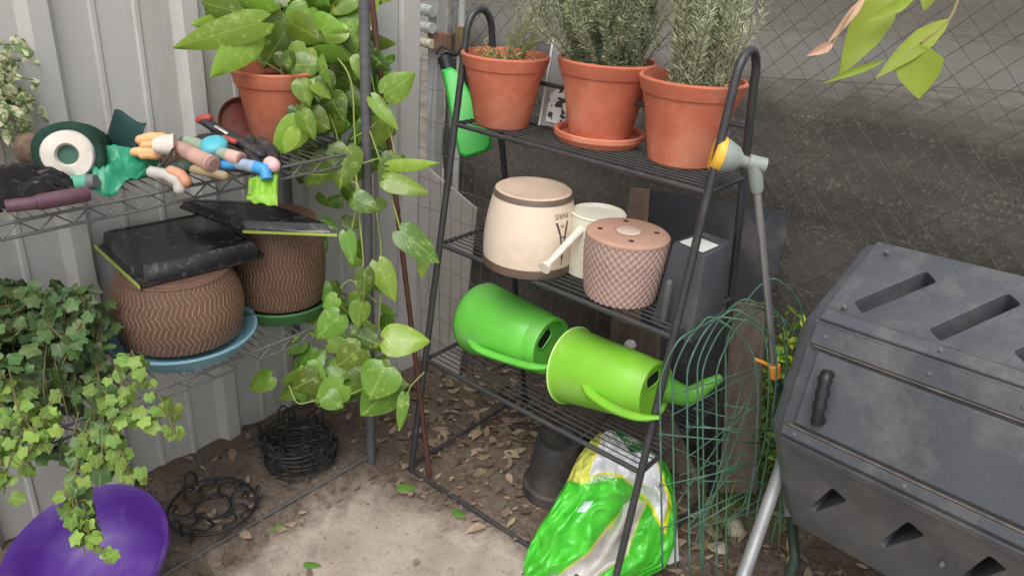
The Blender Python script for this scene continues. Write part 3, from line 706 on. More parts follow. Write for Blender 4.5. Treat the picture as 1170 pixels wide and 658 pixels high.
# ------------------------------------------------------------------ compost bag
bagm = mat('printed_bag_film', (70, 200, 50), .3, .06, 8, .0, spec=.5)
g = NT(bagm); uvn = g.N.new('ShaderNodeTexCoord').outputs['UV']; s2 = g.N.new('ShaderNodeSeparateXYZ'); g.K.new(uvn, s2.inputs[0]); U, V = s2.outputs[0], s2.outputs[1]
nz1 = g.math('MULTIPLY', g.math('SUBTRACT', g.noise(uvn, 3, 3), .5), .06)
def mixmask(base, mask, rgb): return g.mix(mask, base, L3(rgb))
Vn = g.math('ADD', V, nz1)
def gt(a, b, w=.006): return g.rng(a, b-w, b+w)
def lt(a, b, w=.006): return g.rng(a, b-w, b+w, 1, 0)
bcol = g.mix(g.rng(g.noise(uvn, 8, 4), .4, .6), L3((62, 178, 44)), L3((80, 196, 56)))
SS = g.math('SUBTRACT', .5, g.math('MULTIPLY', g.math('COSINE', g.math('MULTIPLY', U, PI)), .5))
Sn = g.math('ADD', SS, nz1); mul = lambda *a: a[0] if len(a) == 1 else g.math('MULTIPLY', a[0], mul(*a[1:]))
low = g.math('SUBTRACT', .63, g.math('MULTIPLY', g.math('MAXIMUM', g.math('SUBTRACT', Sn, .52), 0), .62))
dW = g.math('SUBTRACT', Vn, low)
bcol = mixmask(bcol, mul(gt(Vn, .58), lt(Sn, .20, .015)), (204, 206, 96))
bcol = mixmask(bcol, mul(gt(dW, -.022), gt(Sn, .17), lt(Sn, .93)), (216, 216, 50))
bcol = mixmask(bcol, mul(gt(dW, 0), gt(Sn, .2), lt(Sn, .9)), (226, 226, 232))
spk = mul(gt(g.noise(uvn, 46, 4, .7), .55, .02), gt(Vn, .84), lt(Vn, .95), lt(Sn, .62), gt(Sn, .25)); bcol = mixmask(bcol, spk, (60, 104, 64))
bcol = mixmask(bcol, mul(gt(V, .80), gt(Sn, .6)), (40, 134, 56))
bcol = mixmask(bcol, mul(gt(V, .86), lt(V, .93), gt(Sn, .62), gt(g.noise(uvn, 60, 2), .5, .02)), (224, 232, 224))
dl = g.math('SUBTRACT', Sn, g.math('SUBTRACT', .60, g.math('MULTIPLY', g.math('SUBTRACT', .5, V), .55)))
bcol = mixmask(bcol, mul(gt(dl, -.02), lt(Sn, .72), lt(Vn, .50)), (206, 200, 84)); bcol = mixmask(bcol, mul(gt(dl, 0), lt(Sn, .71), lt(Vn, .49)), (190, 187, 182))
bcol = mixmask(bcol, mul(gt(SS, .20, .004), lt(SS, .27, .004), gt(V, .43, .004), lt(V, .485, .004)), (206, 216, 226))
bcol = mixmask(bcol, mul(gt(SS, .20), lt(SS, .46), gt(V, .585), lt(V, .62), gt(g.noise(uvn, 55, 2), .46, .02)), (220, 236, 216))
g.K.new(bcol, g.b.inputs['Base Color'])
cr = g.math('ABSOLUTE', g.math('SUBTRACT', g.noise(uvn, 4.5, 2.4, .45), .5)); g.bump(cr, .9, .05)
t = thing('compost_bag', 'crumpled green and white plastic compost bag slumped under the stand', 'bag', onz(680, 640, 0))
# bag outline spine in picture rows: (left px, right px, y, depth)
rowsb = [(596, 660, 682, 1.855), (597, 716, 664, 1.850), (602, 760, 640, 1.860), (614, 772, 614, 1.865), (630, 774, 588, 1.875), (644, 772, 564, 1.885), (654, 768, 544, 1.895), (662, 760, 526, 1.905), (672, 742, 512, 1.915), (682, 716, 499, 1.925)]
def samp(v):
    f = v*(len(rowsb)-1); i = min(int(f), len(rowsb)-2); s = f-i; a, b_ = rowsb[i], rowsb[i+1]
    return [a[j]+(b_[j]-a[j])*s for j in range(4)]
NU, NV = 90, 100; mb = MB()
def bagpt(u, v, side):
    l, r, y, d = samp(v); ang = PI*u
    x = l+(r-l)*(.5-.5*math.cos(ang)); yy = y + (u-.5)*26*(1-v) - 8*math.sin(ang)
    th_ = (.048*math.sin(ang)**.7)*(math.sin(PI*min(1, v*1.08+.05))**.5 if v < .88 else .35+.0*v)
    p3_ = Vector((u*3.1, v*3.1, side*3))
    # folds: a deep valley between the fat left lobe and the flap on the right
    val = math.exp(-((u-.58+.12*(.5-v))/.06)**2)*max(0, math.sin(PI*min(1, max(0, (v-.05)/.62))))
    fold = .022*noise.noise(p3_)+.062*(.25-abs(noise.noise(p3_*1.3)))+.030*(.25-abs(noise.noise(p3_*2.9+Vector((3, 1, 0)))))+.006*abs(noise.noise(p3_*8))
    rid = .02*math.exp(-((v-.52-.12*math.sin(u*4))/.05)**2)
    dd_ = d-side*(th_+fold*math.sin(ang)**.5+rid*math.sin(ang)) + val*.085*side
    return ond(x+14*noise.noise(Vector((0, v*5, side)))*math.sin(ang), yy+6*noise.noise(Vector((u*5, v*2, 7))), dd_)
for side in (1, -1):
    rows = [[mb.av(bagpt(i/NU, j/NV, side), (i/NU, j/NV)) for i in range(NU+1)] for j in range(NV+1)]
    for a, b_ in zip(rows, rows[1:]):
        for i in range(NU): mb.af(*((a[i], a[i+1], b_[i+1], b_[i]) if side > 0 else (a[i], b_[i], b_[i+1], a[i+1])))
for i, v in enumerate(mb.v):
    if v.z < .006: v.z = .006+ .0*v.z
bgo = build('bag', mb, bagm, t, smooth=180, fix=False)
mb = MB(); fl = [(758, 560), (772, 575), (776, 640), (764, 645), (752, 640), (748, 600)]; pp = [ond(x, y, 1.87+.012*math.sin(i*2)) for i, (x, y) in enumerate(fl)]
c = mb.av(sum(pp, Vector())/6-ray(760, 600)*.02); ii = [mb.av(p) for p in pp]
for i in range(6): mb.af(c, ii[i], ii[(i+1) % 6])
build('torn_flap', mb, mat('white_film', (214, 216, 216), .35, .08, trans=.3), t, smooth=0, solid=.0006)
# ------------------------------------------------------------------ compost tumbler
A = -ray(-150, 0); A.normalize()
cT = ond(986, 438.5, 1.5); uT = A.cross(ZZ).normalized(); wT = uT.cross(A)
def corner(k): a = 1.5133-k*PI/4; return cT + .2934*(uT*math.cos(a)+wT*math.sin(a))
pxs = {0: (1003, 276), 1: (932, 366), 2: (890, 494), 3: (906, 597)}
CN = [onpl(*pxs[k], cT, A) if k in pxs else corner(k) for k in range(8)]
tum = mat('tumbler_black_plastic', (76, 79, 85), .42, .1, 5, .2, 130, dirt=((122, 119, 116), .38, 7), spec=.45)
tt = thing('compost_tumbler', 'large dark grey eight sided compost tumbler with slotted panels and a door', 'composter', (cT.x+.3, cT.y, 0))
LT = .78
def prism(CNx, a0, a1, inset=None):
    mb = MB(); n = 8; a = [mb.av(p+A*a0) for p in CNx]; b_ = [mb.av(p+A*a1) for p in CNx]
    for i in range(n): j = (i+1) % n; mb.af(a[i], a[j], b_[j], b_[i])
    mb.af(*a[::-1]); mb.af(*b_); return mb
body = build('drum', prism(CN, 0, LT), tum, tt, smooth=40)
# cut the air slots
cutm = MB(); fn_ = {}
for k in range(8):
    a, b_ = CN[k], CN[(k+1) % 8]; tn = (b_-a).normalized(); nn = A.cross(tn).normalized()
    if nn.dot((a+b_)/2-cT) < 0: nn = -nn
    fn_[k] = (a, b_, tn, nn)
cutters = []
def slot(k, p, q, wpx, depth=.05, taper=1):
    a, b_, tn, nn = fn_[k]; P, Q = onpl(*p, a, nn), onpl(*q, a, nn); d = (Q-P).normalized(); s = nn.cross(d); wd = wpx*dep(P)/FPX/2
    mbx = MB(); out_ = []
    for c_, sg, wv in ((P, -1, wd*taper), (Q, 1, wd)):
        for i in range(8):
            an = -PI/2+PI*(i+.5)/8; ca_, sa_ = math.cos(an), math.sin(an); out_.append(c_ + (d*math.copysign(abs(ca_)**.35, ca_)*sg + s*math.copysign(abs(sa_)**.35, sa_)*sg)*wv)
    top = [mbx.av(o+nn*.02) for o in out_]; bot = [mbx.av(o+(P+Q)/2*0-nn*depth) for o in out_]; n = len(out_)
    mbx.af(*top); mbx.af(*bot[::-1])
    for i in range(n): mbx.af(top[i], bot[i], bot[(i+1) % n], top[(i+1) % n])
    cutters.append(build('cut', mbx, tum, smooth=0)); return P, Q
slot(0, (990, 347), (1054, 320), 21); slot(0, (1078, 378), (1149, 346), 22); slot(0, (1176, 404), (1250, 372), 23)
slot(2, (930, 581), (955, 567), 19, .06, .4); slot(2, (1010, 621), (1042, 606), 20, .06, .4); slot(2, (1100, 662), (1135, 645), 20, .06, .4)
bpy.context.view_layer.update()
for c_ in cutters:
    md = body.modifiers.new('x', 'BOOLEAN'); md.object = c_; md.operation = 'DIFFERENCE'; md.solver = 'EXACT'
md = body.modifiers.new('b', 'BEVEL'); md.width = .007; md.segments = 3; md.limit_method = 'ANGLE'; md.angle_limit = math.radians(30)
bpy.context.view_layer.update(); dg = bpy.context.evaluated_depsgraph_get(); nm = bpy.data.meshes.new_from_object(body.evaluated_get(dg)); body.modifiers.clear(); body.data = nm
nm.shade_smooth(); nm.set_sharp_from_angle(angle=math.radians(38))
for c_ in cutters: bpy.data.objects.remove(c_)
# end cap, stepped inwards
mb = MB(); rings = []
for off, s in ((0.002, .985), (-.012, .97), (-.028, .93), (-.034, .86), (-.034, .3)):
    cc = sum(CN, Vector())/8; rings.append([mb.av(cc+(p-cc)*s+A*off) for p in CN])
for a, b_ in zip(rings, rings[1:]):
    for i in range(8): mb.af(a[i], a[(i+1) % 8], b_[(i+1) % 8], b_[i])
mb.af(*rings[-1]); build('end_cap', mb, tum, tt, smooth=30, bevel=.003)
# flange strips along the edges of the door face
seam = mat('tumbler_seam_dirt', (112, 104, 100), .75, .25, 30, .3, 80, dirt=((66, 62, 62), .5, 25))
a, b_, tn, nn = fn_[1]; Lf = (b_-a).length
def onface(k, s, f, off=0):
    a, b_, tn, nn = fn_[k]; return a + A*s + (b_-a)*f + nn*off
def strip(k, f0, f1, th_, s0=.005, s1=LT-.005, m=tum, nm='flange'):
    mb = MB(); mb.slab([onface(k, s0, f0, th_), onface(k, s1, f0, th_), onface(k, s1, f1, th_), onface(k, s0, f1, th_)], th_+.003, fn_[k][3]); return build(nm, mb, m, tt, bevel=.0025)
strip(0, .86, .985, .006); strip(1, .015, .19, .0075); strip(1, .9, .99, .0075); strip(2, .012, .08, .006)
strip(1, .192, .207, .0085, .012, LT, seam, 'hinge_seam'); strip(1, .885, .9, .0085, .012, LT, seam, 'hinge_seam'); strip(0, .845, .858, .0035, .012, LT, seam, 'hinge_seam')
# door
mb = MB(); mb.slab([onface(1, .022, .23, .007), onface(1, LT-.02, .23, .007), onface(1, LT-.02, .865, .007), onface(1, .022, .865, .007)], .008, nn)
dr_ = build('door', mb, tum, tt, bevel=.005, bseg=3)
mb = MB(); hp = [onpl(x, y, a, nn) for x, y in ((951, 428), (950, 434), (948, 442), (947, 449), (945, 456), (944, 463), (942, 470), (941, 480))]
hp = [hp[0]-nn*.001]+[p+nn*.022 for p in hp]+[hp[-1]-nn*.001]
mb.tube(hp, [.007, .0095, .0125, .0085, .0125, .0085, .0125, .0085, .0115, .007], 12); build('handle', mb, mat('handle_black', (34, 34, 37), .4, .08), dr_, smooth=80)
boltm = mat('dull_bolt', (96, 95, 95), .6, .2)
for k, s, f in ((0, .03, .12), (0, .03, .8), (0, .2, .92), (0, .34, .92), (1, .03, .1), (1, .2, .1), (1, .33, .1), (1, .03, .95), (1, .22, .95), (1, .4, .95), (0, .6, .92), (0, .5, .05), (2, .28, .5)):
    p = onface(k, s, f, .007); mb = MB(); mb.lathe([(0, .003), (.003, .0026), (.0042, .0005), (.0042, -.006)], 10, frame(fn_[k][3], p)); build('bolt', mb, boltm, tt)
galv = mat('galvanised_tube', (150, 152, 154), .5, .15, 12, metallic=.4, dirt=((120, 116, 108), .3, 20))
for (pa, pb, da, db) in (((892, 535), (838, 690), 1.47, 1.37),):
    P, Q = ond(*pa, da), ond(*pb, db); Q = P+(Q-P)*((P.z-.0)/(P.z-Q.z)); mb = MB(); mb.tube([P+(P-Q).normalized()*.12, P, Q], .0125, 14); build('leg', mb, galv, tt)
    P2 = cT+A*LT-ZZ*.25; mb = MB(); mb.tube([P2, (P2.x+.15, P2.y-.3, 0)], .0125, 14); build('leg', mb, galv, tt)
mb = MB(); P = cT+A*-.04+ZZ*-.05; mb.tube([P, (P.x+.02, P.y+.42, 0)], .0125, 12); build('leg', mb, galv, tt)
mb = MB(); P = cT+A*(LT+.02)+ZZ*-.05; mb.tube([P, (P.x+.02, P.y+.42, 0)], .0125, 12); build('leg', mb, galv, tt)
# ------------------------------------------------------------------ sprinkler wand
yel_ = mat('yellow_plastic', (226, 176, 62), .4, .06, bump=.02); orm = mat('orange_plastic', (228, 150, 60), .4, .06, bump=.02); gry = mat('grey_plastic', (138, 146, 142), .45, .08, bump=.02)
Pj = ony(862, 187, 1.40); Pb = ony(885, 422, 1.47)
t = thing('sprinkler_wand', 'grey watering wand with a yellow spray head leaning on the stand corner', 'watering wand', Pb)
hd0, hd1 = ond(858, 187, dep(Pj)), ond(820, 176, dep(Pj)-.0)
dh = (hd1-hd0).normalized()
mb = MB(); mb.tube([hd0, hd0+dh*.018, hd0+dh*.03, hd0+dh*.052, hd0+dh*.058], [.010, .012, .024, .033, .033], 24); build('head_cone', mb, gry, t, smooth=50)
mb = MB(); mb.tube([hd0+dh*.058, hd0+dh*.07, hd0+dh*.076], [.035, .036, .030], 24); build('spray_face', mb, yel_, t, smooth=50)
dn = (Pb-Pj).normalized()
mb = MB(); mb.tube([Pj-dn*.002+dh*-.022, Pj+dh*.012], .015, 16); mb.tube([Pj, Pj+dn*.05, Pj+dn*.058], [.015, .013, .010], 16, cap=True); build('swivel_joint', mb, gry, t, smooth=50)
mb = MB(); mb.tube([Pj+dn*.05, Pb], .0075, 12); build('tube', mb, mat('wand_aluminium', (150, 150, 152), .35, .06, metallic=.6), t)
mb = MB(); mb.tube([Pb-dn*.012, Pb-dn*.01, Pb+dn*.018, Pb+dn*.02], [.0115, .013, .013, .0115], 16); q = ond(862, 410, dep(Pb)); mb.tube([Pb-dn*.006, q], .004, 8); build('hose_connector', mb, orm, t)
hs = bez([Pb+dn*.015, ond(893, 470, dep(Pb)+.03), ond(902, 560, dep(Pb)+.03), ond(908, 640, dep(Pb)-.03)], 8); hs.append(Vector((hs[-1].x, hs[-1].y-.02, .01)))
mb = MB(); mb.tube(hs, .011, 12); build('hose', mb, mat('dark_green_hose', (40, 58, 48), .5, .1), t, smooth=60)
q = hs[20] if len(hs) > 20 else hs[-2]
mb = MB(); qa, qb = hs[16], hs[19]; mb.tube([qa, qb], .015, 14); build('hose_joint', mb, gry, t)
# ------------------------------------------------------------------ folded green wire edging
gw = mat('green_coated_wire', (62, 98, 80), .45, .15, dirt=((120, 150, 130), .3, 30))
t = thing('wire_edging', 'folded bundle of green wire garden edging with arched tops between stand and tumbler', 'wire edging', (-.45, 1.35, 0))
arches = []
for i in range(7):
    f = i/6
    xl = 758+f*70+ru(-4, 4); ytop = 400-f*8+ru(-22, 22); dl = 1.50+.022*i+ru(-.01, .01)
    xr = xl+ru(60, 104)
    pts = [(xl+ru(0, 5), 652+ru(-4, 6)), (xl+1, 540), (xl, ytop+46), (xl+2, ytop+12), (xl+20, ytop-26), (xl+42, ytop-46+ru(-6, 6)), (xl+62, ytop-50+ru(-6, 6)), (xr+6, ytop-20+ru(-5, 12)), (xr+ru(0, 10), ytop+90), (xr+ru(-26, 2), 600+ru(-20, 20))]
    arches.append([ond(x, y, dl+(.05 if j > 6 else .02 if j > 4 else 0)) for j, (x, y) in enumerate(pts)])
for i, a in enumerate(arches):
    mb = MB(); P = bez(a, 6); 
    for p in P: p.z = max(p.z, .004)
    mb.tube(P, .0021, 6)
    if i % 2 == 0:
        l, r_ = a[2], a[8]
        for off in (.0, .1, .22):
            p0 = a[0].lerp(a[2], .25+off*2.6); p1 = a[9].lerp(a[8], .3+off*2.6)+Vector((0, 0, ru(.0, .04)))
            mb.tube([p0, p1], .0015, 6)
            for e_ in (p0,): mb.tube([e_+Vector((.004*math.cos(b), .004*math.sin(b)*.5, .004*math.sin(b))) for b in [2*PI*q/8 for q in range(8)]], .0012, 5, closed=True)
    build('wire_panel', mb, gw, t, smooth=180)
mb = MB()
for i in range(10):
    p = ond(ru(765, 800), ru(440, 640), 1.56); q = ond(ru(850, 892), ru(400, 560), 1.62); p.z = max(p.z, .01); q.z = max(q.z, .01)
    mb.tube([p, p.lerp(q, .5)+rvec(.006), q], .0014, 5)
build('cross_wires', mb, gw, t)
# ------------------------------------------------------------------ baskets, dishes, trays
def weave(name, c_dark, c_lite):
    m = mat(name, c_dark, .6, .15, 6, 0, spec=.35); g = NT(m); uv = g.N.new('ShaderNodeTexCoord').outputs['UV']; s = g.N.new('ShaderNodeSeparateXYZ'); g.K.new(uv, s.inputs[0])
    nd = g.math('MULTIPLY', g.math('SUBTRACT', g.noise(uv, 22, 4), .5), .9)
    vv = g.math('MULTIPLY', s.outputs[1], 6.5)
    fr = g.math('FRACT', vv); odd = g.math('MODULO', g.math('FLOOR', vv), 2)
    sg = g.math('MULTIPLY_ADD', odd, 2, -1)
    u = g.math('MULTIPLY', s.outputs[0], 72)
    z = g.math('ADD', g.math('ADD', u, g.math('MULTIPLY', g.math('MULTIPLY', fr, sg), .8)), nd)
    tri = g.math('ABSOLUTE', g.math('SUBTRACT', g.math('FRACT', z), .5))
    u2 = g.math('ADD', g.math('SUBTRACT', u, g.math('MULTIPLY', g.math('MULTIPLY', fr, sg), .55)), g.math('ADD', nd, .3))
    tri2 = g.math('ABSOLUTE', g.math('SUBTRACT', g.math('FRACT', u2), .5))
    l1 = g.rng(tri, .02, .22, 1, 0); l2 = g.math('MULTIPLY', g.rng(tri2, .0, .1, 1, 0), .7)
    ln = g.math('MAXIMUM', l1, l2)
    old = g.color_in(); ln = g.math('MULTIPLY', ln, g.rng(g.noise(uv, 14, 4), .3, .65, .35, 1)); g.K.new(g.mix(ln, old, L3(c_lite)), g.b.inputs['Base Color']); g.bump(ln, .9, .004); return m
wv = weave('copper_glazed_relief', (104, 78, 64), (188, 152, 130))
plainc = mat('copper_glaze_plain', (116, 88, 76), .5, .15, 12, .05)
def basket(label, c, R, h, zdish, dishm, dishlab, Rd, grp):
    z0 = ZL; d_ = thing('dish', dishlab, 'saucer', (c.x, c.y, z0), group=None)
    mb = MB(); mb.lathe([(0, 0), (Rd*.80, 0), (Rd*.84, .002), (Rd*.985, .034), (Rd, .037), (Rd-.001, .040), (Rd-.006, .040), (Rd*.9, .03), (Rd*.8, .018), (0, .016)], 64); build('dish_body', mb, dishm, d_, world=False)
    zb = z0+.030; h -= .014; R *= .92
    t = thing('patterned_pot', label, 'pot', (c.x, c.y, zb), ru(0, 6), grp)
    prof = [(R*.86, 0), (R*.90, .002), (R*.93, .006)]
    mb = MB(); body = [(R*(.93+.07*math.sin(min(1, f*2)*PI/2)-.18*max(0, (f-.45)/.55)**1.8), .006+h*.91*f) for f in [i/16 for i in range(17)]]
    mb.lathe(body, 80); build('relief_body', mb, wv, t, world=False, smooth=180)
    rN = body[-1][0]; zN = body[-1][1]
    mb = MB(); mb.lathe([(rN, zN), (rN+.002, zN+.002), (rN+.001, zN+.006), (rN-.008, zN+.008), (rN-.010, h-.006), (rN-.008, h-.003), (rN-.012, h), (rN-.03, h), (0, h-.004)], 64)
    build('rim', mb, plainc, t, world=False)
    return t
c1 = onz(209, 382, ZL+.02); c2 = onz(322, 343, ZL+.02); c1.x = max(c1.x, -1.535); c2.x = max(c2.x, -1.55)
basket('brown herringbone relief pot resting upside down in the blue dish', c1, 76*dep(c1)/FPX, .172, 0, mat('blue_dish', (118, 158, 174), .3, .06, spec=.5), 'wide dull blue plastic dish on the middle rack shelf', 82*dep(c1)/FPX, 'brown patterned pots on the rack')
basket('taller brown herringbone relief pot resting upside down in the green dish', c2, 55*dep(c2)/FPX, .232, 0, mat('green_glazed_dish', (66, 112, 70), .2, .08, spec=.6), 'glossy dark green dish on the middle rack shelf near the corner', 58*dep(c2)/FPX, 'brown patterned pots on the rack')
trm = mat('black_tray_plastic', (40, 39, 42), .2, .1, 6, .04, dirt=((160, 148, 140), .24, 40), spec=.6)
limem = mat('lime_edge', (168, 188, 86), .5, .1)
def tray(label, rim, hgt, ins):
    c = sum(rim, Vector())/4
    t = thing('plant_tray', label, 'tray', c, group='black upturned trays on the patterned pots')
    mb = MB(); rings = []
    for s, z in ((1.0, -.003), (1.0, .003), (ins+.03, .006), (ins, hgt-.004), (ins-.02, hgt), (ins-.05, hgt), (ins-.06, hgt-.003)):
        ring = []
        for i in range(4):
            a, p, n_ = rim[i], rim[i-1], rim[(i+1) % 4]
            for f in (a+(p-a)*.05, a+(p-a)*.012+(n_-a)*.012, a+(n_-a)*.05): q = c+(f-c)*s; q.z += z; ring.append(mb.av(q))
        rings.append(ring)
    for a, b_ in zip(rings, rings[1:]):
        for i in range(12): mb.af(a[i], a[(i+1) % 12], b_[(i+1) % 12], b_[i])
    mb.af(*rings[-1]); mb.af(*rings[0][::-1]); build('tray_body', mb, trm, t, smooth=35)
    return t, c
A0, A1, A2 = onz(109, 281, .705), onz(160, 328, .705), onz(305, 293, .705); A3 = A0+A2-A1
for p in (A0, A3): p.x = max(p.x, -1.70+.005)
tA, cA = tray('large dusty black tray tilted on the blue dish pot, lime strip on its left edge', [A0, A1, A2, A3], .036, .9)
mb = MB(); o_ = (A0-A3).normalized()*.003; mb.slab([A0+o_-ZZ*.004, A1+o_-ZZ*.004, A1+o_+ZZ*.003, A0+o_+ZZ*.003], .003); build('lime_strip', mb, limem, tA)
B0, B1, B2 = onz(203, 236, .768), onz(276, 264, .768), onz(384, 268, .768); B3 = B0+B2-B1
for p in (B0, B3): p.x = max(p.x, -1.695)
tB, cB = tray('shallower black tray on the taller brown pot, lime strip along its front', [B0, B1, B2, B3], .022, .93)
o_ = (B1-B0).normalized()*.003; mb = MB(); mb.slab([B1+o_-ZZ*.004, B2+o_-ZZ*.004, B2+o_+ZZ*.002, B1+o_+ZZ*.002], .003); build('lime_strip', mb, limem, tB)
# ------------------------------------------------------------------ upper rack clutter
def P(px, py, z): return onz(px, py, z)
def cyl(name, label, cat, m, pts, rs, seg=18, group=None, round_=False, parts=(), smooth=50):
    mb = MB(); mb.tube(pts, rs, seg, round_=round_)
    if parts:
        t = thing(name, label, cat, pts[0], group=group); build('handle', mb, m, t, smooth=smooth)
        for nm_, m_, p_, r_ in parts: mb = MB(); mb.tube(p_, r_, seg, round_=(nm_ in ('knob', 'fingertip'))); build(nm_, mb, m_, t, smooth=smooth)
        return t
    return tag(build(name, mb, m, smooth=smooth), label, cat, group)
# roll of netting
cr_ = P(78, 177, .985); n_ = ((CP-cr_).normalized()*.8+Vector((.25, -.3, .1))).normalized(); dk = dep(cr_)/FPX
dgm = mat('dark_green_netting', (34, 62, 52), .75, .25, 30, .5, 220, spec=.2)
t = thing('netting_roll', 'roll of dark green netting with a round white core end on the upper rack shelf', 'roll', (cr_.x, cr_.y, ZS))
M = frame(n_, cr_)
mb = MB(); Ro = 38*dk; mb.lathe([(Ro*.7, 0.0), (Ro*.92, .004), (Ro, -.006), (Ro*1.02, -.09), (Ro*.98, -.15), (0, -.15)], 40, M, fn=lambda u, r, z, i: (r*(1+.03*math.sin(u*25+i)), z)); build('netting', mb, dgm, t, smooth=180)
mb = MB(); mb.lathe([(11*dk, -.02), (11*dk, .006), (13*dk, .012), (26*dk, .010), (28*dk, .002), (28*dk, -.01)], 40, M, fn=lambda u, r, z, i: (r*(1+.02*math.sin(u*19+i)), z)); build('core_ring', mb, mat('white_core', (214, 206, 196), .7, .1, 20), t, smooth=60)
mb = MB(); mb.lathe([(0, .002), (11*dk, .001)], 24, M); build('core_plug', mb, mat('teal_plug', (62, 98, 84), .7), t)
# green film sheet
grf = mat('green_film', (52, 158, 120), .35, .12, 12, .25, 40, spec=.5, trans=.2)
cs = [(103, 168), (135, 180), (183, 184), (165, 205), (135, 216), (110, 226), (103, 205)]
mb = MB(); N_ = 22
def sheetpt(u, v):
    tl, tr_, bl, br = P(100, 166, .985), P(186, 176, .965), P(108, 222, .925), P(168, 206, .925)
    p = tl.lerp(tr_, u).lerp(bl.lerp(br, u), v); nz_ = noise.noise(Vector((u*3.5, v*3.5, 2)))*.022+abs(noise.noise(Vector((u*8, v*5, 5))))*.012
    return p + ZZ*(nz_+.012*math.sin(PI*v))+Vector((1, -.4, 0))*.012*math.sin(PI*u)
rows = [[mb.av(sheetpt(i/N_, j/N_)) for i in range(N_+1)] for j in range(N_+1)]
for a, b_ in zip(rows, rows[1:]):
    for i in range(N_): mb.af(a[i], a[i+1], b_[i+1], b_[i])
tag(build('plastic_sheet', mb, grf, smooth=180, solid=.001), 'crumpled bright green plastic film spilling over the upper rack shelf edge', 'plastic sheet')
# pouch
pq = [P(131, 125, 1.03), P(168, 142, 1.02), P(150, 190, .945), P(118, 168, .95)]
mb = MB(); N_ = 14; 
for side in (1, -1):
    rows = []
    for j in range(N_+1):
        row = []
        for i in range(N_+1):
            u, v = i/N_, j/N_; su, sv = .5+.5*math.copysign(abs(2*u-1)**.8, 2*u-1), v
            p = pq[0].lerp(pq[1], su).lerp(pq[3].lerp(pq[2], su), sv); bul = (max(0, math.sin(PI*u))*max(0, math.sin(PI*v)))**.45*.022
            row.append(mb.av(p + (CP-p).normalized()*(bul*side)+ZZ*.004*math.sin(u*7)))
        rows.append(row)
    for a, b_ in zip(rows, rows[1:]):
        for i in range(N_): mb.af(a[i], a[i+1], b_[i+1], b_[i])
tag(build('fabric_pouch', mb, mat('bottle_green_fabric', (22, 58, 56), .7, .12, 10, .3, 120), smooth=180), 'dark bottle green square pouch propped upright against the wall', 'pouch')
DIRTY[0] = ((112, 94, 80), .34, 24)
# black bag
mb = MB(); N_ = 26; tl, tr_, bl, br = P(-25, 195, .99), P(78, 200, .96), P(-25, 236, .93), P(92, 222, .925)
rows = [[mb.av(tl.lerp(tr_, i/N_).lerp(bl.lerp(br, i/N_), j/N_)+ZZ*(.035*math.sin(PI*j/N_)*abs(math.sin(PI*i/N_))**.4+.016*noise.noise(Vector((i*.16, j*.25, 8)))-.016*abs(noise.noise(Vector((i*.3, j*.42, 3))))-.006*abs(noise.noise(Vector((i*.8, j*.9, 5)))))) for i in range(N_+1)] for j in range(N_+1)]
for a, b_ in zip(rows, rows[1:]):
    for i in range(N_): mb.af(a[i], a[i+1], b_[i+1], b_[i])
tag(build('black_bag', mb, mat('black_film', (44, 42, 44), .35, .15, 12, .3, 50, dirt=((110, 102, 100), .3, 18)), smooth=180, solid=.002), 'crumpled black plastic bag lying on the left of the upper rack shelf', 'bag')
# brown ball left of roll
cb = P(38, 172, .97); mb = MB(); mb.lathe([(0, -.035), (.022, -.028), (.034, 0), (.024, .028), (0, .034)], 24, Matrix.Translation(cb)); tag(build('twine_ball', mb, mat('brown_twine', (112, 92, 78), .85, .3, 50, .6, 150), smooth=180), 'dull brown ball of twine left of the netting roll', 'twine')
# purple dibber
a0, a1, a2 = P(6, 236, .945), P(40, 232, .945), P(97, 222, .945)
pur = mat('plum_plastic', (92, 62, 78), .45, .08, 12, .03)
cyl('dibber_tool', 'plum coloured hand tool handle lying along the upper rack shelf edge', 'tool', pur, [a1, a1.lerp(a2, .1), a2, a2+(a2-a1).normalized()*.006], [.0115, .0135, .0135, .0115], parts=(('shaft', pur, [a0, a1+(a2-a1)*.02], [.0105, .011]),))
# mint trowel handle
a1, a2 = P(84, 210, .94), P(102, 208, .945)
cyl('trowel', 'hand tool with a mint green handle and grey end cap beside the purple handle', 'trowel', mat('mint_rubber', (92, 168, 142), .5), [a1, a2], [.0145, .014], parts=(('end_cap', mat('slate_cap', (106, 108, 112), .5), [a2, a2+(a2-a1)*.45], [.0145, .012]),))
# glove with peach fingers
peach = mat('peach_latex', (228, 172, 122), .55, .08, 30, .1, 80); cuff = mat('glove_cuff', (206, 196, 186), .8, .08, 60, .4, 200); dkc = mat('cuff_dark', (62, 52, 46), .8, .2, 40)
t = thing('garden_glove', 'garden glove with peach fingers and white cuff lying on the green film', 'glove', P(170, 175, .95))
kd = dep(P(170, 170, .98))/FPX; dgv = dep(P(170, 172, .985))
for (x0, y0, x1, y1, r) in ((186, 158, 160, 160, 6.2), (184, 166, 165, 166, 5.5), (182, 175, 154, 174, 6.0), (178, 178, 163, 178, 5.0)):
    mb = MB(); A_, B_ = ond(x0, y0, dgv+.01), ond(x1, y1, dgv); mb.tube([A_, A_.lerp(B_, .5)+ZZ*.002, B_], [r*kd, r*kd*1.05, r*kd*.85], 14, round_=True); build('finger', mb, peach, t, smooth=180)
mb = MB(); mb.tube([ond(178, 167, dgv+.004), ond(186, 166, dgv+.004), ond(200, 166, dgv+.01)], [11*kd, 14.5*kd, 17*kd], 20, flat=.75); build('cuff', mb, cuff, t, smooth=60)
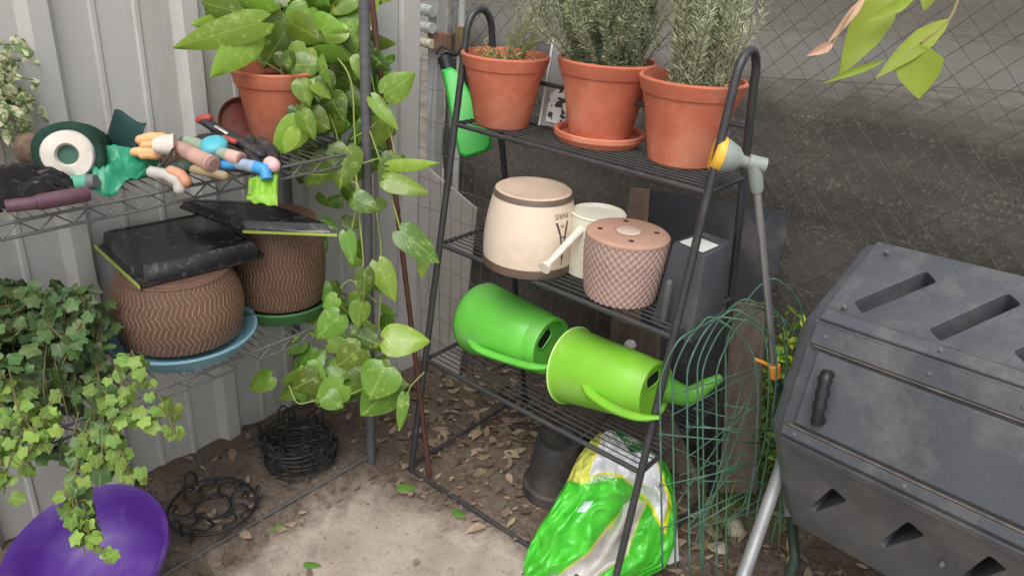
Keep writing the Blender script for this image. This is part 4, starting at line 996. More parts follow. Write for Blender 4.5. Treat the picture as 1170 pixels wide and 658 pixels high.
mb = MB(); mb.tube([ond(184, 190, dgv-.012), ond(195, 176, dgv-.014), ond(199, 168, dgv-.012)], [.003, .003, .003], 8); build('cuff_edging', mb, dkc, t)
# second glove (dark green, pale tips)
t = thing('garden_glove', 'dark green garden glove with pale grey and orange fingertips over the shelf edge', 'glove', P(190, 205, .94))
dgv = dep(P(195, 203, .945)); kd = dgv/FPX
mb = MB(); mb.tube([ond(228, 188, dgv+.03), ond(212, 190, dgv+.02), ond(196, 194, dgv+.01), ond(182, 196, dgv)], [15*kd, 14*kd, 11*kd, 8*kd], 16, flat=.6); build('palm', mb, mat('dark_green_knit', (40, 66, 58), .8, .15, 30, .4, 200), t, smooth=180)
for (pts, r, m_) in ((((174, 197), (190, 200), (203, 207), (205, 216)), 6.8, mat('pale_grey_latex', (178, 176, 170), .5)), (((196, 196), (206, 200), (212, 207)), 6.8, mat('orange_latex', (206, 148, 118), .5)), (((222, 194), (244, 198), (256, 201)), 5.6, mat('olive_latex', (150, 132, 104), .6))):
    mb = MB(); mb.tube([ond(x, y, dgv-.004) for x, y in pts], r*kd, 14, round_=True); build('finger', mb, m_, t, smooth=180)
# tool handles
wd = mat('pinkish_wood', (186, 148, 136), .65, .1, 20, .1, 60); wde = mat('end_grain', (142, 112, 104), .8)
a1, a2 = ond(214, 174, dgv+.02), ond(243, 188, dgv-.015)
dd = (a2-a1).normalized()
cyl('tool_handle', 'thick pinkish brown wooden tool handle, largest of the pile on the upper shelf', 'tool', wd, [a1-dd*.05, a1, a2], [.013, .0145, .0165], parts=(('end_cap', wde, [a2, a2+dd*.006], [.0145, .012]),), group='tool handles piled on the rack')
ol = mat('sage_green_grip', (142, 158, 138), .6, .1)
a1, a2 = ond(214, 162, dgv+.04), ond(262, 178, dgv+.0); dd = (a2-a1).normalized()
cyl('tool_handle', 'sage green tool handle with a pale pink end above the thick wooden one', 'tool', ol, [a1, a1.lerp(a2, .5), a2], [.013, .0125, .012], parts=(('end_grip', mat('pale_pink_grip', (206, 170, 158), .6), [a2, a2+dd*.03], [.0125, .0135]), ('end_cap', wde, [a2+dd*.03, a2+dd*.033], [.011, .010])), group='tool handles piled on the rack')
c_ = ond(244, 165, dgv+.012); mb = MB(); mb.lathe([(0, .010), (.014, .009), (.024, .004), (.026, -.003), (.024, -.008), (0, -.009)], 24, frame(Vector((.2, -.3, .9)), c_))
tag(build('round_cap', mb, mat('turquoise_plastic', (84, 172, 188), .4, .05, bump=.02), smooth=60), 'round turquoise plastic cap sitting among the tool handles', 'cap')
blu = mat('blue_plastic', (66, 146, 206), .4, .06, bump=.03); bl2 = mat('faded_blue_plastic', (150, 168, 196), .45, .08)
pts = [ond(248, 190, dgv+.01), ond(272, 187, dgv-.005), ond(292, 191, dgv-.015), ond(303, 194, dgv-.02), ond(305, 205, dgv-.022)]
cyl('blue_tool', 'bright blue bent hand tool handle with a pink knob at the shelf edge', 'tool', blu, [pts[0], pts[1]], [.009, .009], parts=(('grip', bl2, [pts[1], pts[2]], [.011, .0115]), ('hook', blu, [pts[2], pts[3], pts[4]], [.0115, .0125, .0105]), ('knob', mat('pink_knob', (220, 178, 180), .5), [ond(309, 187, dgv-.01), ond(312, 189, dgv-.014)], [.0135, .0135])))
# dark crumpled cloths between the tools
def mound(name, label, cat, m, c4, hgt, seed, n=24):
    mb = MB(); tl, tr_, br, bl = c4
    rows = [[mb.av(tl.lerp(tr_, i/n).lerp(bl.lerp(br, i/n), j/n)+ZZ*(hgt*(max(0, math.sin(PI*j/n)*math.sin(PI*i/n)))**.5*(.75+.6*noise.noise(Vector((i*.2, j*.25, seed)))-.5*abs(noise.noise(Vector((i*.45, j*.5, seed+4))))))) for i in range(n+1)] for j in range(n+1)]
    for a, b_ in zip(rows, rows[1:]):
        for i in range(n): mb.af(a[i], a[i+1], b_[i+1], b_[i])
    return tag(build(name, mb, m, smooth=180, solid=.0015), label, cat)
mound('cloth', 'dark brown crumpled cloth between the peach fingered glove and the tool handles', 'cloth', mat('dark_brown_cloth', (70, 56, 46), .85, .2, 20, .4, 150, dirt=((150, 120, 90), .25, 25)), [P(182, 172, .925), P(224, 168, .925), P(226, 196, .925), P(186, 200, .925)], .045, 3)
mound('cloth', 'charcoal crumpled cloth under the black secateurs beside the pothos pot', 'cloth', mat('charcoal_cloth', (58, 54, 58), .85, .2, 20, .4, 150), [P(236, 168, .925), P(318, 166, .925), P(322, 198, .925), P(244, 196, .925)], .05, 9)
# secateurs
t = thing('secateurs', 'black secateurs with red details behind the turquoise cap', 'secateurs', ond(262, 160, dgv+.06))
blk = mat('black_rubber', (44, 42, 46), .5, .12); red = mat('faded_red_plastic', (168, 64, 62), .5, .1)
mb = MB(); mb.tube(bez([ond(236, 140, dgv+.08), ond(252, 150, dgv+.07), ond(272, 160, dgv+.05), ond(298, 176, dgv+.03)], 5), .0125, 12, round_=True, flat=.7); build('handle', mb, blk, t, smooth=180)
mb = MB(); mb.tube(bez([ond(232, 158, dgv+.07), ond(256, 158, dgv+.06), ond(280, 168, dgv+.05), ond(292, 184, dgv+.02)], 5), .012, 12, round_=True, flat=.7); build('handle', mb, blk, t, smooth=180)
for pp_, r_ in (([ond(229, 137, dgv+.082), ond(238, 135, dgv+.08)], .009), ([ond(256, 158, dgv+.03), ond(268, 162, dgv+.028)], .006)):
    mb = MB(); mb.tube(pp_, r_, 12, round_=True); build('red_tip', mb, red, t, smooth=180)
mb = MB(); mb.tube([ond(247, 145, dgv+.055), ond(259, 152, dgv+.05)], .0045, 8, round_=True, flat=.5); build('blade', mb, mat('blade_steel', (196, 192, 188), .3, metallic=.7), t)
# lime plastic scrap hanging
mb = MB(); N_ = 12; tl, tr_, bl, br = ond(284, 204, dgv-.02), ond(318, 196, dgv-.005), ond(281, 230, dgv-.035), ond(317, 236, dgv-.03)
rows = [[mb.av(tl.lerp(tr_, i/N_).lerp(bl.lerp(br, i/N_), j/N_)+Vector((1, -1, 0))*(.005*math.sin(i*1.3)*math.sin(j*.3+.3)+.003*noise.noise(Vector((i*.7, j*.7, 0))))) for i in range(N_+1)] for j in range(N_+1)]
for a, b_ in zip(rows, rows[1:]):
    for i in range(N_): mb.af(a[i], a[i+1], b_[i+1], b_[i])
tag(build('plastic_wrapper', mb, mat('lime_film', (152, 204, 66), .4, .12, 25, .2, 60, trans=.35), smooth=180, solid=.0006), 'lime green plastic wrapper hanging over the upper shelf under the pink knob', 'wrapper')
# dark red saucer
c_ = ond(277, 140, dep(P(300, 150, .95))+.02); mb = MB(); nrm_ = (CP-c_).normalized()+Vector((.5, .1, .2))
mb.lathe([(0, -.004), (.045, -.004), (.055, .008), (.057, .008), (.047, -.009), (0, -.009)], 36, frame(nrm_, c_)); tag(build('saucer', mb, mat('oxblood_plastic', (112, 58, 52), .5, .08)), 'small dark red saucer propped upright left of the pothos pot', 'saucer')
DIRTY[0] = None
# ------------------------------------------------------------------ pothos
pc = P(318, 160, ZS); pc.x = max(pc.x, -1.58)
kk = dep(pc)/FPX
pm_ = mat('pothos_leaf', (108, 146, 52), .28, .06, 6, 0, island=.62, spec=.5, trans=.3)
g = NT(pm_); tcu = g.N.new('ShaderNodeTexCoord'); uv = tcu.outputs['UV']; s = g.N.new('ShaderNodeSeparateXYZ'); g.K.new(uv, s.inputs[0])
rib = g.rng(g.math('ABSOLUTE', g.math('SUBTRACT', s.outputs[0], .5)), .0, .035, .45, 0)
mp = g.N.new('ShaderNodeMapping'); mp.inputs['Scale'].default_value = (1, 1, 1); g.K.new(tcu.outputs['Object'], mp.inputs[0])
vr = g.rng(g.noise(mp.outputs[0], 55, 5, .75), .54, .64, 0, .38)
old = g.color_in(); c_ = g.mix(vr, old, L3((206, 216, 132))); c_ = g.mix(rib, c_, L3((168, 192, 96)))
g.K.new(c_, g.b.inputs['Base Color'])
for l in list(g.K):
    if l.to_node.type == 'BSDF_TRANSLUCENT': g.K.new(c_, l.to_node.inputs['Color'])
vein = g.math('MULTIPLY', g.math('SINE', g.math('MULTIPLY', g.math('SUBTRACT', s.outputs[1], g.math('MULTIPLY', g.math('ABSOLUTE', g.math('SUBTRACT', s.outputs[0], .5)), .8)), 60)), .5); g.bump(vein, .07, .003)
pv = thing('potted_pothos', 'terracotta pot of trailing pothos with large glossy green leaves at the rack end', 'potted plant', (pc.x, pc.y, ZS))
hpot = .165; mb = MB(); mb.lathe(pot_prof(29*kk, 46*kk, hpot, .22), 56); build('pot', mb, terra, pv, world=False)
mb = MB(); mb.lathe([(0, hpot-.022), (46*kk-.009, hpot-.026)], 30); build('soil', mb, soilm, pv, world=False)
LF, ST = MB(), MB()
def leafpx(b, t_, w_, d, tilt=.35, droop=.12, dt=0):
    pb, p_t = ond(b[0], b[1], d), ond(t_[0], t_[1], d+dt); n_ = (CP-pb).normalized()+rvec(tilt)
    heart_leaf(LF, pb, p_t, w_*d/FPX, n_, droop=droop, fold=.12)
    return pb
D = 1.80
handleaves = [ # base, tip, width px, depth
 ((298, 26), (192, 56), 36, D-.24), ((290, 40), (240, 90), 38, D-.22), ((270, 14), (226, 2), 30, D-.22), ((320, 10), (262, -8), 36, D-.16), ((288, 30), (214, 30), 34, D-.2), ((310, 0), (236, -16), 36, D-.2), ((330, 30), (300, 78), 44, D-.05), ((352, 10), (330, 52), 40, D-.04),
 ((362, 22), (396, 38), 22, D-.09), ((350, 55), (332, 88), 34, D-.09), ((335, 75), (372, 72), 30, D-.11), ((345, 98), (378, 92), 22, D-.1), ((352, 132), (376, 148), 34, D-.12), ((344, 140), (312, 178), 36, D-.12),
 ((376, 110), (392, 138), 34, D-.05), ((385, 60), (410, 30), 36, D-.03), ((400, 40), (412, -5), 40, D), ((415, 56), (446, 82), 22, D-.05), ((441, 108), (475, 84), 34, D-.1), ((425, 112), (455, 148), 18, D-.08),
 ((396, 168), (388, 216), 42, D-.06), ((450, 178), (436, 216), 28, D-.05), ((446, 190), (502, 188), 16, D-.06), ((440, 206), (490, 218), 26, D-.07), ((458, 264), (503, 299), 34, D-.08), ((404, 226), (434, 240), 26, D-.08),
 ((396, 266), (404, 302), 20, D-.09), ((417, 308), (416, 344), 24, D-.09), ((412, 346), (410, 376), 26, D-.08), ((388, 360), (360, 388), 34, D-.05), ((440, 388), (491, 388), 40, D-.1), ((412, 398), (384, 420), 38, D-.07),
 ((402, 380), (442, 398), 26, D-.05), ((440, 420), (420, 458), 50, D-.11), ((448, 440), (412, 478), 48, D-.08), ((462, 452), (456, 494), 14, D-.1), ((392, 440), (360, 462), 36, D-.05), ((362, 430), (332, 446), 34, D-.02),
 ((372, 452), (392, 466), 26, D-.06), ((350, 418), (370, 448), 30, D), ((432, 300), (452, 345), 28, D), ((486, 284), (480, 318), 18, D-.02), ((404, 420), (430, 432), 28, D-.06), ((385, 340), (368, 352), 20, D),
 ((378, 180), (350, 214), 34, D), ((440, 138), (424, 170), 30, D), ((310, 430), (282, 446), 26, D+.04), ((340, 330), (326, 346), 16, D+.04)]
for h in handleaves: leafpx(*h)
for i in range(12):
    x, y = ru(322, 372), ru(52, 150); leafpx((x, y), (x+ru(-22, 26), y+ru(12, 34)), ru(16, 26), D-ru(.1, .18), tilt=.7, droop=ru(.05, .35))
for i in range(160):
    x, y = ru(236, 418), ru(-45, 66)
    if x < 300 and y > 30: y -= 45
    a = ru(-.6, 3.7); L_ = ru(26, 52); leafpx((x, y), (x+math.cos(a)*L_, y+abs(math.sin(a))*L_*.8+4), L_*ru(.6, .85), D+ru(-.06, .16), tilt=.8, droop=ru(.05, .3))
for i in range(80):
    t_ = rnd(); x, y = 388+ru(-48, 48)+t_*14, 40+t_*150
    a = ru(0, 6.28); L_ = ru(20, 36); leafpx((x, y), (x+math.cos(a)*L_, y+math.sin(a)*L_*.6+12), L_*ru(.6, .85), D+ru(.06, .2), tilt=.8, droop=ru(.05, .3))
for i in range(34):
    x, y = 405+ru(-60, 55), ru(70, 330); a = ru(0, 6.28); L_ = ru(14, 27); leafpx((x, y), (x+math.cos(a)*L_, y+math.sin(a)*L_*.6+9), L_*.68, D+ru(.07, .16), tilt=.9, droop=ru(0, .35))
for i in range(54):
    t_ = rnd()**.6; x, y = 398+ru(-58, 48), 310+t_*150; a = ru(0, 6.28); L_ = ru(18, 34); leafpx((x, y), (x+math.cos(a)*L_, y+math.sin(a)*L_*.5+10), L_*.75, D+ru(.05, .14), tilt=.8)
def stem(pts, r, d=D-.04): ST.tube(bez([ond(x, y, d) for x, y in pts], 6), r, 6)
stem([(345, 70), (375, 60), (400, 90), (405, 150), (408, 220), (415, 300), (412, 360), (430, 430), (450, 450)], .0026)
stem([(350, 90), (380, 140), (395, 200), (410, 215), (402, 262), (398, 290)], .002); stem([(400, 160), (430, 140), (440, 108)], .0018); stem([(405, 190), (430, 182), (450, 178)], .0018)
stem([(412, 120), (440, 200), (450, 235), (458, 265)], .0022); stem([(330, 170), (360, 176), (385, 186), (372, 200), (322, 196)], .002); stem([(322, 186), (370, 182), (392, 175)], .0018)
stem([(300, 30), (322, 60), (330, 85)], .0022); stem([(262, 48), (300, 70), (325, 85)], .0022); stem([(295, 40), (318, 70), (322, 86)], .0022); stem([(335, 15), (333, 60), (330, 88)], .0025)
stem([(388, 330), (400, 320), (412, 330), (430, 345)], .0016); stem([(330, 440), (340, 460), (358, 458), (400, 450), (440, 430)], .0018); stem([(485, 425), (470, 440), (462, 452), (440, 430)], .0018); stem([(440, 388), (425, 392), (415, 400)], .0018)
stem([(420, 60), (425, 90), (430, 112), (445, 150), (452, 180)], .002); stem([(430, 240), (436, 300), (432, 380), (428, 420)], .002, D+.02)
build('leaves', LF, pm_, pv, smooth=180, fix=False); build('stems', ST, mat('pothos_stem', (132, 146, 72), .5, .12), pv, smooth=180)
# ------------------------------------------------------------------ ivy
iv = mat('ivy_leaf', (78, 104, 60), .45, .06, 8, 0, island=.6, spec=.35, trans=.22); ivl = mat('ivy_leaf_bright', (128, 160, 76), .5, .06, 8, 0, island=.42, spec=.35, trans=.35)
for m_, lc in ((iv, (150, 168, 118)), (ivl, (186, 206, 120))):
    g = NT(m_); tcu = g.N.new('ShaderNodeTexCoord'); s = g.N.new('ShaderNodeSeparateXYZ'); g.K.new(tcu.outputs['UV'], s.inputs[0])
    rib = g.rng(g.math('ABSOLUTE', g.math('SUBTRACT', s.outputs[0], .5)), .0, .03, .5, 0); g.K.new(g.mix(rib, g.color_in(), L3(lc)), g.b.inputs['Base Color'])
ip = thing('ivy_plant', 'dense dark green ivy trailing from a black pot over the lower left rack shelf', 'ivy', (-1.53, .33, ZL))
mb = MB(); mb.lathe(pot_prof(.07, .10, .13, .2, .003, .004), 40); build('pot', mb, bp, ip, world=False)
I1, I2, SV = MB(), MB(), MB()
pcx, pcy = -1.53, .33
def vine(pts, n, mbs, Lr, jit=.02):
    Pp = bez(pts, 8); SV.tube(Pp, .0015, 5)
    for i in range(n):
        f = (i+rnd())/n*(len(Pp)-2); q = Pp[int(f)].lerp(Pp[int(f)+1], f % 1)
        o = rvec(jit); n_ = (CP-q).normalized()*1.0+rvec(.5)+Vector((0, 0, .35)); d = (Pp[min(int(f)+1, len(Pp)-1)]-Pp[int(f)]).normalized()*.5+rvec(.9)-ZZ*.5
        ivy_leaf(mbs, q+o, d, n_, ru(*Lr)); SV.tube([q, q+o], .0008, 3, cap=False)
for i in range(58):      # curtain of runners tumbling from the pot over the shelf edge
    px = ru(-70, 112); pyend = 330+ru(60, 225)*(1-.4*abs(px-50)/120)
    d1 = ru(1.36, 1.52)
    st0 = Vector((pcx+ru(-.07, .1), pcy+ru(-.1, .04), ZL+.15+ru(0, .03)))
    e0 = ond(px, 345+abs(px-60)*.12+ru(-10, 25), d1+.06); e1 = ond(px+ru(-12, 16), (345+pyend)/2, d1); e2 = ond(px+ru(-16, 26), pyend, d1-.01)
    vine([st0, e0, e1, e2], 26, I1, (.020, .035), .02)
for i in range(16):
    px = ru(-30, 104); vine([Vector((pcx, pcy, ZL+.16)), ond(px*.7, 345, 1.56), ond(px, 334+ru(-8, 10), 1.5), ond(px+ru(0, 14), 352+ru(-10, 30), 1.46)], 16, I1, (.020, .032), .016)
for pts in (((40, 440), (30, 480), (10, 530), (4, 565)), ((10, 420), (22, 470), (40, 500), (20, 540)), ((60, 450), (48, 490), (25, 520)), ((-10, 440), (-2, 500), (2, 545)), ((150, 400), (165, 430), (188, 462), (200, 495)), ((130, 410), (140, 450), (120, 500), (112, 540)), ((100, 480), (88, 530), (84, 580), (98, 636)), ((84, 560), (96, 600), (126, 640)), ((110, 440), (150, 470), (180, 478)), ((120, 460), (140, 520), (150, 545))):
    vine([ond(x, y, 1.34) for x, y in pts], 21, I2, (.018, .029), .016)
for pts in (((90, 470), (80, 520), (86, 560), (78, 600)), ((100, 490), (96, 560), (92, 620)), ((120, 450), (118, 500), (128, 540))): vine([ond(x, y, 1.36) for x, y in pts], 14, I1, (.026, .04), .018)
build('leaves', I1, iv, ip, smooth=180, fix=False); build('young_leaves', I2, ivl, ip, smooth=180, fix=False); build('runners', SV, mat('ivy_runner', (104, 98, 62), .7), ip)
# variegated plant at the upper left
vm_ = mat('variegated_leaf', (110, 136, 84), .55, .06, 8, 0, island=.25, spec=.3, trans=.3); g = NT(vm_); tcu = g.N.new('ShaderNodeTexCoord')
vr = g.rng(g.noise(tcu.outputs['Object'], 48, 4, .7), .45, .53); c_ = g.mix(vr, g.color_in(), L3((222, 222, 184))); g.K.new(c_, g.b.inputs['Base Color'])
for l in list(g.K):
    if l.to_node.type == 'BSDF_TRANSLUCENT': g.K.new(c_, l.to_node.inputs['Color'])
vp = thing('variegated_plant', 'cream and green variegated trailing plant at the upper left against the wall', 'potted plant', (-1.55, .26, ZS))
mb = MB(); mb.lathe(pot_prof(.05, .07, .12, .2, .003, .004), 40); build('pot', mb, bp, vp, world=False)
VL, VS = MB(), MB()
for i in range(34):
    q0 = Vector((-1.55, .26, ZS+.12)); px, py = ru(-30, 44), ru(50, 178)
    if px > 30: py = ru(90, 150)
    e = ond(px, py, ru(1.42, 1.58)); mid = (q0+e)/2+ZZ*.06; Pp = bez([q0, mid, e], 6); VS.tube(Pp, .0012, 4)
    for k_ in range(9):
        q = Pp[-1-int(rnd()*5)]+rvec(.018); d = rvec()-ZZ*.4; d.normalize(); heart_leaf(VL, q, q+d*ru(.02, .034), ru(.013, .021), (CP-q).normalized()+rvec(.5), fold=.1)
build('leaves', VL, vm_, vp, smooth=180, fix=False); build('stems', VS, mat('thin_stem', (120, 126, 84), .7), vp)
# ------------------------------------------------------------------ purple basin
pb_ = ond(96, 634, 1.50)
nrm_ = ((CP-pb_).normalized()*.55+ZZ*.62+Vector((-.25, -.2, 0))).normalized()
R_ = 92*1.5/FPX; M = frame(nrm_, pb_)
t = thing('purple_basin', 'deep purple plastic basin tipped up on the ground below the ivy', 'basin', M=M)
mb = MB(); mb.lathe([(0, -.105), (R_*.5, -.104), (R_*.68, -.09), (R_*.84, -.05), (R_*.93, -.008), (R_*1.0, 0), (R_*1.01, -.006), (R_*.96, -.014), (R_*.87, -.055), (R_*.71, -.096), (R_*.52, -.111), (0, -.111)][::-1], 72)
build('bowl', mb, mat('purple_plastic', (84, 44, 138), .34, .08, 6, .03, dirt=((120, 96, 150), .35, 8), spec=.5), t, world=False, smooth=60)
# ------------------------------------------------------------------ wire pot holders
def holder(label, c, R, n, z0, hooks, seed, rad=.0032, tilt=0):
    random.seed(seed); t = thing('wire_pot_holder', label, 'wire holder', (c.x, c.y, z0), ru(0, 6), 'black wire pot holders under the rack')
    mb = MB(); ring = lambda r, z, ph=0: [Vector((r*math.cos(a), r*math.sin(a), z+.003*math.sin(a*2+ph))) for a in [2*PI*k/40 for k in range(40)]]
    mb.tube(ring(R, .006), rad, 7, closed=True); build('outer_ring', mb, darkwire, t, world=False, smooth=180)
    mb = MB(); mb.tube(ring(R*.42, .004, 1), rad*.8, 7, closed=True); build('inner_ring', mb, darkwire, t, world=False, smooth=180)
    mb = MB()
    for k in range(n):
        a = 2*PI*k/n+ru(-.1, .1); u_ = Vector((math.cos(a), math.sin(a), 0)); v_ = Vector((-u_.y, u_.x, 0))
        mb.tube(bez([u_*R*.4, u_*R*.6+v_*R*.22+ZZ*.006, u_*R*.85+v_*R*.1+ZZ*.008, u_*R*.8-v_*R*.16+ZZ*.006, u_*R*.98-v_*R*.2+ZZ*.004], 5), rad*.75, 6)
    build('scroll_wires', mb, darkwire, t, world=False, smooth=180)
    if hooks:
        for k in range(hooks):
            mb = MB(); a = 2*PI*k/hooks+.4; u_ = Vector((math.cos(a), math.sin(a), 0)); v_ = Vector((-u_.y, u_.x, 0))*.014
            mb.tube(bez([u_*R-v_, u_*(R+.004)-v_+ZZ*.03, u_*(R+.008)+ZZ*.045, u_*(R+.004)+v_+ZZ*.03, u_*R+v_+ZZ*.004, u_*(R+.016)+v_+ZZ*.0], 5), rad*.85, 6)
            build('hook', mb, darkwire, t, world=False, smooth=180)
c_ = onz(342, 520, .06)
names_ = ('lowest', 'second from the bottom', 'third from the bottom', 'second from the top', 'topmost')
for i in range(5): holder('black wire pot holder with scrolls, %s of the stack by the wall' % names_[i], c_+Vector((ru(-.008, .008), ru(-.008, .008), 0)), .094, 6, .052+i*.017, 6 if i in (1, 4) else 3, 40+i)
c_ = onz(243, 582, .05)
holder('single flat rusty black wire pot holder lying apart from the stack', c_, .104, 9, .056, 3, 77, .0042)
random.seed(21)
# ------------------------------------------------------------------ stake
a0 = onz(491, 545, 0); a1 = ony(421, -30, 1.24)
mb = MB(); Pp = [a0.lerp(a1, i/60) for i in range(61)]; mb.tube(Pp, [.0072 if i % 2 else .0062 for i in range(61)], 8)
tag(build('garden_stake', mb, mat('rusty_brown_stake', (92, 58, 50), .6, .2, 20, .2), smooth=60), 'thin reddish brown ribbed stake leaning upright beside the rack post', 'stake')
# ------------------------------------------------------------------ foreground branch
br_ = thing('branch', 'overhanging twig with yellow green leaves close to the camera at top right', 'branch', ond(1060, -20, .8))
lm = mat('yellow_green_leaf', (150, 170, 58), .5, .08, 30, 0, island=.12, trans=.45); lp = mat('wilted_leaf', (196, 160, 136), .7, .15, 30, 0, trans=.2)  # branch leaves have their own yellow green and let light through
DL = .78; mb = MB(); mb2 = MB()
def bl_(m, b, t_, w_, d=DL, dt=0, fold=.15, tl=.2): pb, p_ = ond(*b, d), ond(*t_, d+dt); lance_leaf(m, pb, p_, w_*d/FPX, (CP-pb).normalized()+rvec(tl), fold=fold, droop=.08)
bl_(mb, (1085, 22), (1003, 86), 26); bl_(mb, (1050, 52), (1050, 112), 50); bl_(mb, (1020, -20), (962, 84), 44, DL+.03); bl_(mb, (1045, -2), (990, 24), 15); bl_(mb, (1010, 70), (940, 95), 9, DL, 0, .5); bl_(mb, (1065, -14), (1056, 12), 18)
bl_(mb2, (990, -6), (946, 50), 10, DL, 0, .5); bl_(mb2, (952, 50), (922, 64), 12, DL, 0, .5)
bl_(mb, (1100, -40), (1150, -10), 24)
build('leaves', mb, lm, br_, smooth=180, fix=False); build('wilted_leaves', mb2, lp, br_, smooth=180, fix=False)
mb = MB(); mb.tube(bez([ond(1150, -120, DL), ond(1105, -30, DL), ond(1085, 22, DL), ond(1052, 50, DL)], 6), [.0015]*19, 6); mb.tube(bez([ond(1105, -30, DL), ond(1040, -18, DL), ond(990, -8, DL), ond(952, 50, DL)], 6), .001, 6)
build('twig', mb, mat('green_twig', (132, 120, 78), .7), br_)
# ------------------------------------------------------------------ low plants by the fence
fm = mat('weed_leaf', (96, 136, 56), .55, .06, 8, 0, island=.4, trans=.3)
def weed(label, c, n, h, sp, seed, m=fm, wl=.014):
    t = thing('leafy_weed', label, 'plant', c, group='weeds by the fence'); mb, sb = MB(), MB()
    for i in range(n):
        a = ru(0, 6.28); e = Vector((c.x+math.cos(a)*sp*ru(.2, 1), c.y+math.sin(a)*sp*.5*ru(.2, 1), h*ru(.4, 1))); Pp = bez([c, (c+e)/2+ZZ*.04*ru(0, 1), e], 6); sb.tube(Pp, .0012, 4)
        for k_ in range(12):
            q = Pp[min(len(Pp)-1, 3+int(rnd()*(len(Pp)-3)))]; d = (rvec()+ZZ*.3).normalized(); lance_leaf(mb, q, q+d*ru(.02, .05), wl*ru(.7, 1.3), rvec()+ZZ)
    build('leaves', mb, m, t, smooth=180, fix=False); build('stems', sb, mat('weed_stem', (110, 122, 72), .7), t)
q = ony(905, 400, 1.84); weed('tall leafy green weed behind the wand foot beside the tumbler', Vector((q.x, 1.84, 0)), 26, q.z+.07, .16, 1)
q = ony(862, 500, 1.80); weed('mid height green weed behind the wire edging', Vector((q.x, 1.8, 0)), 22, q.z+.05, .13, 2)
q = ony(895, 370, 1.86); weed('bright lime leaved weed touching the left side of the tumbler', Vector((q.x-.02, 1.88, 0)), 14, q.z+.06, .08, 3, mat('lime_weed', (170, 196, 60), .5, .06, 8, 0, island=.3, trans=.35), .02)
# grass blades near the edging
mb = MB()
for i in range(420):
    p = onz(ru(790, 905), ru(560, 640), 0); p.y += ru(0, .25); h = ru(.04, .2); d = Vector((ru(-.5, .5), ru(-.5, .5), 1)).normalized(); s = d.cross(rvec()).normalized()*.0013; m_ = p+d*h*.6; e = p+d*h+Vector((ru(-.03, .03), ru(-.03, .03), 0))
    i0, i1, i2, i3, i4 = mb.av(p-s), mb.av(p+s), mb.av(m_+s*.8), mb.av(m_-s*.8), mb.av(e); mb.af(i0, i1, i2, i3); mb.af(i3, i2, i4)
tag(build('grass', mb, mat('grass_blade', (110, 140, 72), .6, .1, island=.4, bump=0, trans=.25), smooth=0, fix=False), 'thin grass growing through the soil under the wire edging', 'grass', kind='stuff')
# ------------------------------------------------------------------ leaf litter
lit = mat('dead_leaf', (138, 122, 102), .8, .15, 20, 0, island=.6, trans=.15); mb = MB()
def litter(x, y, s, z=None):
    z = gz(x, y)+.004+ru(0, .008) if z is None else z; a = ru(0, 6.28); tl = Vector((ru(-.5, .5), ru(-.5, .5), 1)).normalized()
    d = Vector((math.cos(a), math.sin(a), ru(-.25, .25))); p = Vector((x, y, z)); lance_leaf(mb, p, p+d*s, s*ru(.3, .6), tl, droop=ru(-.25, .25), fold=ru(-.4, .4))
def inslab(x, y): return slabm(x, y) > .5
cnt = 0
while cnt < 1700:
    x, y = ru(-1.68, .5), ru(.3, 1.95)
    if inslab(x, y) and rnd() > .06: continue
    if x < -1.32 and y < 1.15 and rnd() > .35: continue
    litter(x, y, ru(.006, .032) if rnd() < .82 else ru(.03, .058)); cnt += 1
for i in range(420):
    x, y = -.95+random.gauss(0, .28), 1.55+random.gauss(0, .12)
    if not inslab(x, y) and y < 1.94: litter(x, y, ru(.025, .06))
tag(build('leaf_litter', mb, lit, smooth=180, fix=False), 'dry brown leaf litter over the soil behind and under the stand', 'leaf litter', kind='stuff')
mb = MB()
for i in range(420):
    x, y = ru(-1.66, .4), ru(.3, 1.9)
    if inslab(x, y) and rnd() > .1: continue
    a = ru(0, 3.14); l = ru(.015, .09); z = gz(x, y)+.004; d = Vector((math.cos(a), math.sin(a), ru(-.04, .1))); mb.tube([Vector((x, y, z)), Vector((x, y, z))+d*l*.5+rvec(.003), Vector((x, y, z))+d*l], ru(.0006, .0018), 4)
tag(build('twig_litter', mb, mat('twig_bits', (104, 84, 68), .85, .3, 20, island=.4, bump=0)), 'small broken twigs scattered on the soil', 'twigs', kind='stuff')
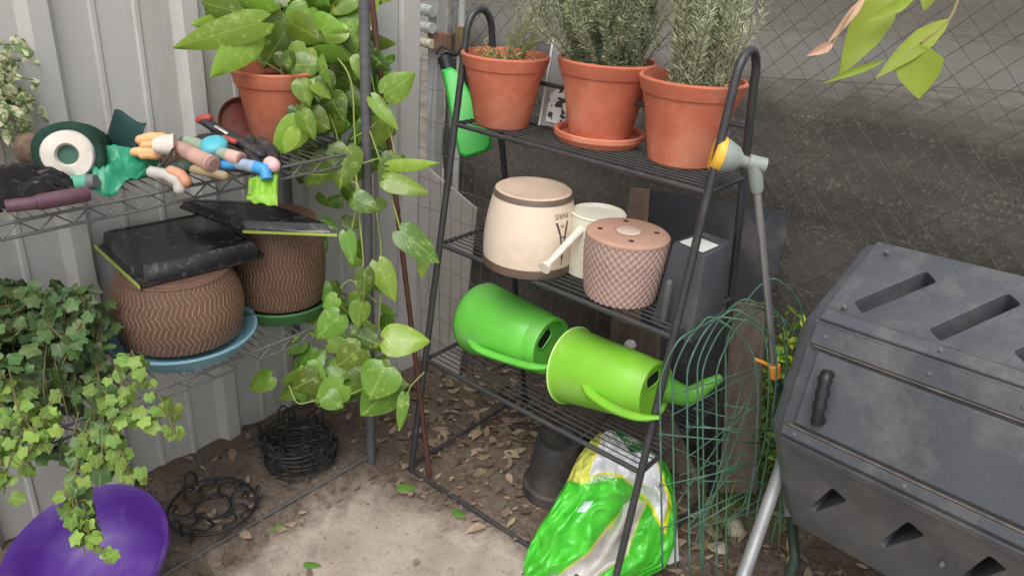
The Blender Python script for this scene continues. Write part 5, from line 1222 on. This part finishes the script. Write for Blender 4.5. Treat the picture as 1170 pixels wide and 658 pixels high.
# pebbles and crumbs
mb = MB()
for i in range(700):
    x, y = ru(-1.66, .3), ru(.35, 1.9)
    if inslab(x, y) and rnd() > .3: continue
    s = ru(.001, .004) if rnd() < .9 else ru(.005, .011); c_ = Vector((x, y, gz(x, y)+s*.3)); o = [mb.av(c_+Vector((a*s*ru(.7, 1.2), b*s*ru(.7, 1.2), c*s*ru(.4, .8)))) for a, b, c in ((1, 0, 0), (0, 1, 0), (-1, 0, 0), (0, -1, 0), (0, 0, 1), (0, 0, -1))]
    for k_ in range(4): mb.af(o[k_], o[(k_+1) % 4], o[4]); mb.af(o[(k_+1) % 4], o[k_], o[5])
tag(build('gravel_crumbs', mb, mat('crumbs', (134, 112, 96), .9, .1, island=.5, bump=0), smooth=180), 'fine crumbs of soil and grit on the ground', 'grit', kind='stuff')
# fallen green leaves, pale stones
flm = mat('fallen_green_leaf', (96, 140, 58), .5, .12, 30, 0, trans=.15)
for px, py, a, l, w_, lab in ((466, 556, .3, .05, .03, 'fallen green leaf lying at the foot of the stand left leg'), (522, 584, 2.4, .042, .026, 'small fallen green leaf on the paving between bag and stand foot'), (358, 644, .1, .04, .021, 'fresh green leaf lying alone on the front of the paving'), (312, 600, .5, .05, .03, 'dull green leaf lying by the rack bottom shelf near the flat wire holder')):
    p = onz(px, py, .012); d = Vector((math.cos(a+.6), math.sin(a+.6), .12)); mb = MB(); heart_leaf(mb, p-d*l/2, p+d*l/2, w_, ZZ+rvec(.2), droop=.2)
    tag(build('fallen_leaf', mb, flm, smooth=180, fix=False), lab, 'leaf', 'fallen green leaves on the ground')
for px, py, r, lab in ((838, 602, .03, 'pale angular stone at the base of the wire edging'), (822, 626, .022, 'smaller pale stone in front of the bigger one by the wire edging')):
    p = onz(px, py, .01); bm = bmesh.new(); bmesh.ops.create_icosphere(bm, subdivisions=3, radius=r); me = bpy.data.meshes.new('stone')
    for v in bm.verts: v.co = v.co*(1+.35*noise.noise(v.co*40+Vector((px, 0, 0)))); v.co.z *= .6
    bm.to_mesh(me); bm.free(); me.materials.append(mat('pale_stone', (176, 168, 150), .9, .15, 30, .4)); o = bpy.data.objects.new('stone', me); o.location = p; COL.objects.link(o); tag(o, lab, 'stone', 'pale stones')
p = onz(902, 632, .02); mb = MB(); lance_leaf(mb, p, p+Vector((-.02, .03, .03)), .014, Vector((.3, -.8, .5)), droop=.3); tag(build('fallen_leaf', mb, mat('orange_leaf', (214, 140, 82), .6, .1, bump=0), smooth=180, fix=False), 'curled orange leaf on the soil under the tumbler by the hose', 'leaf')
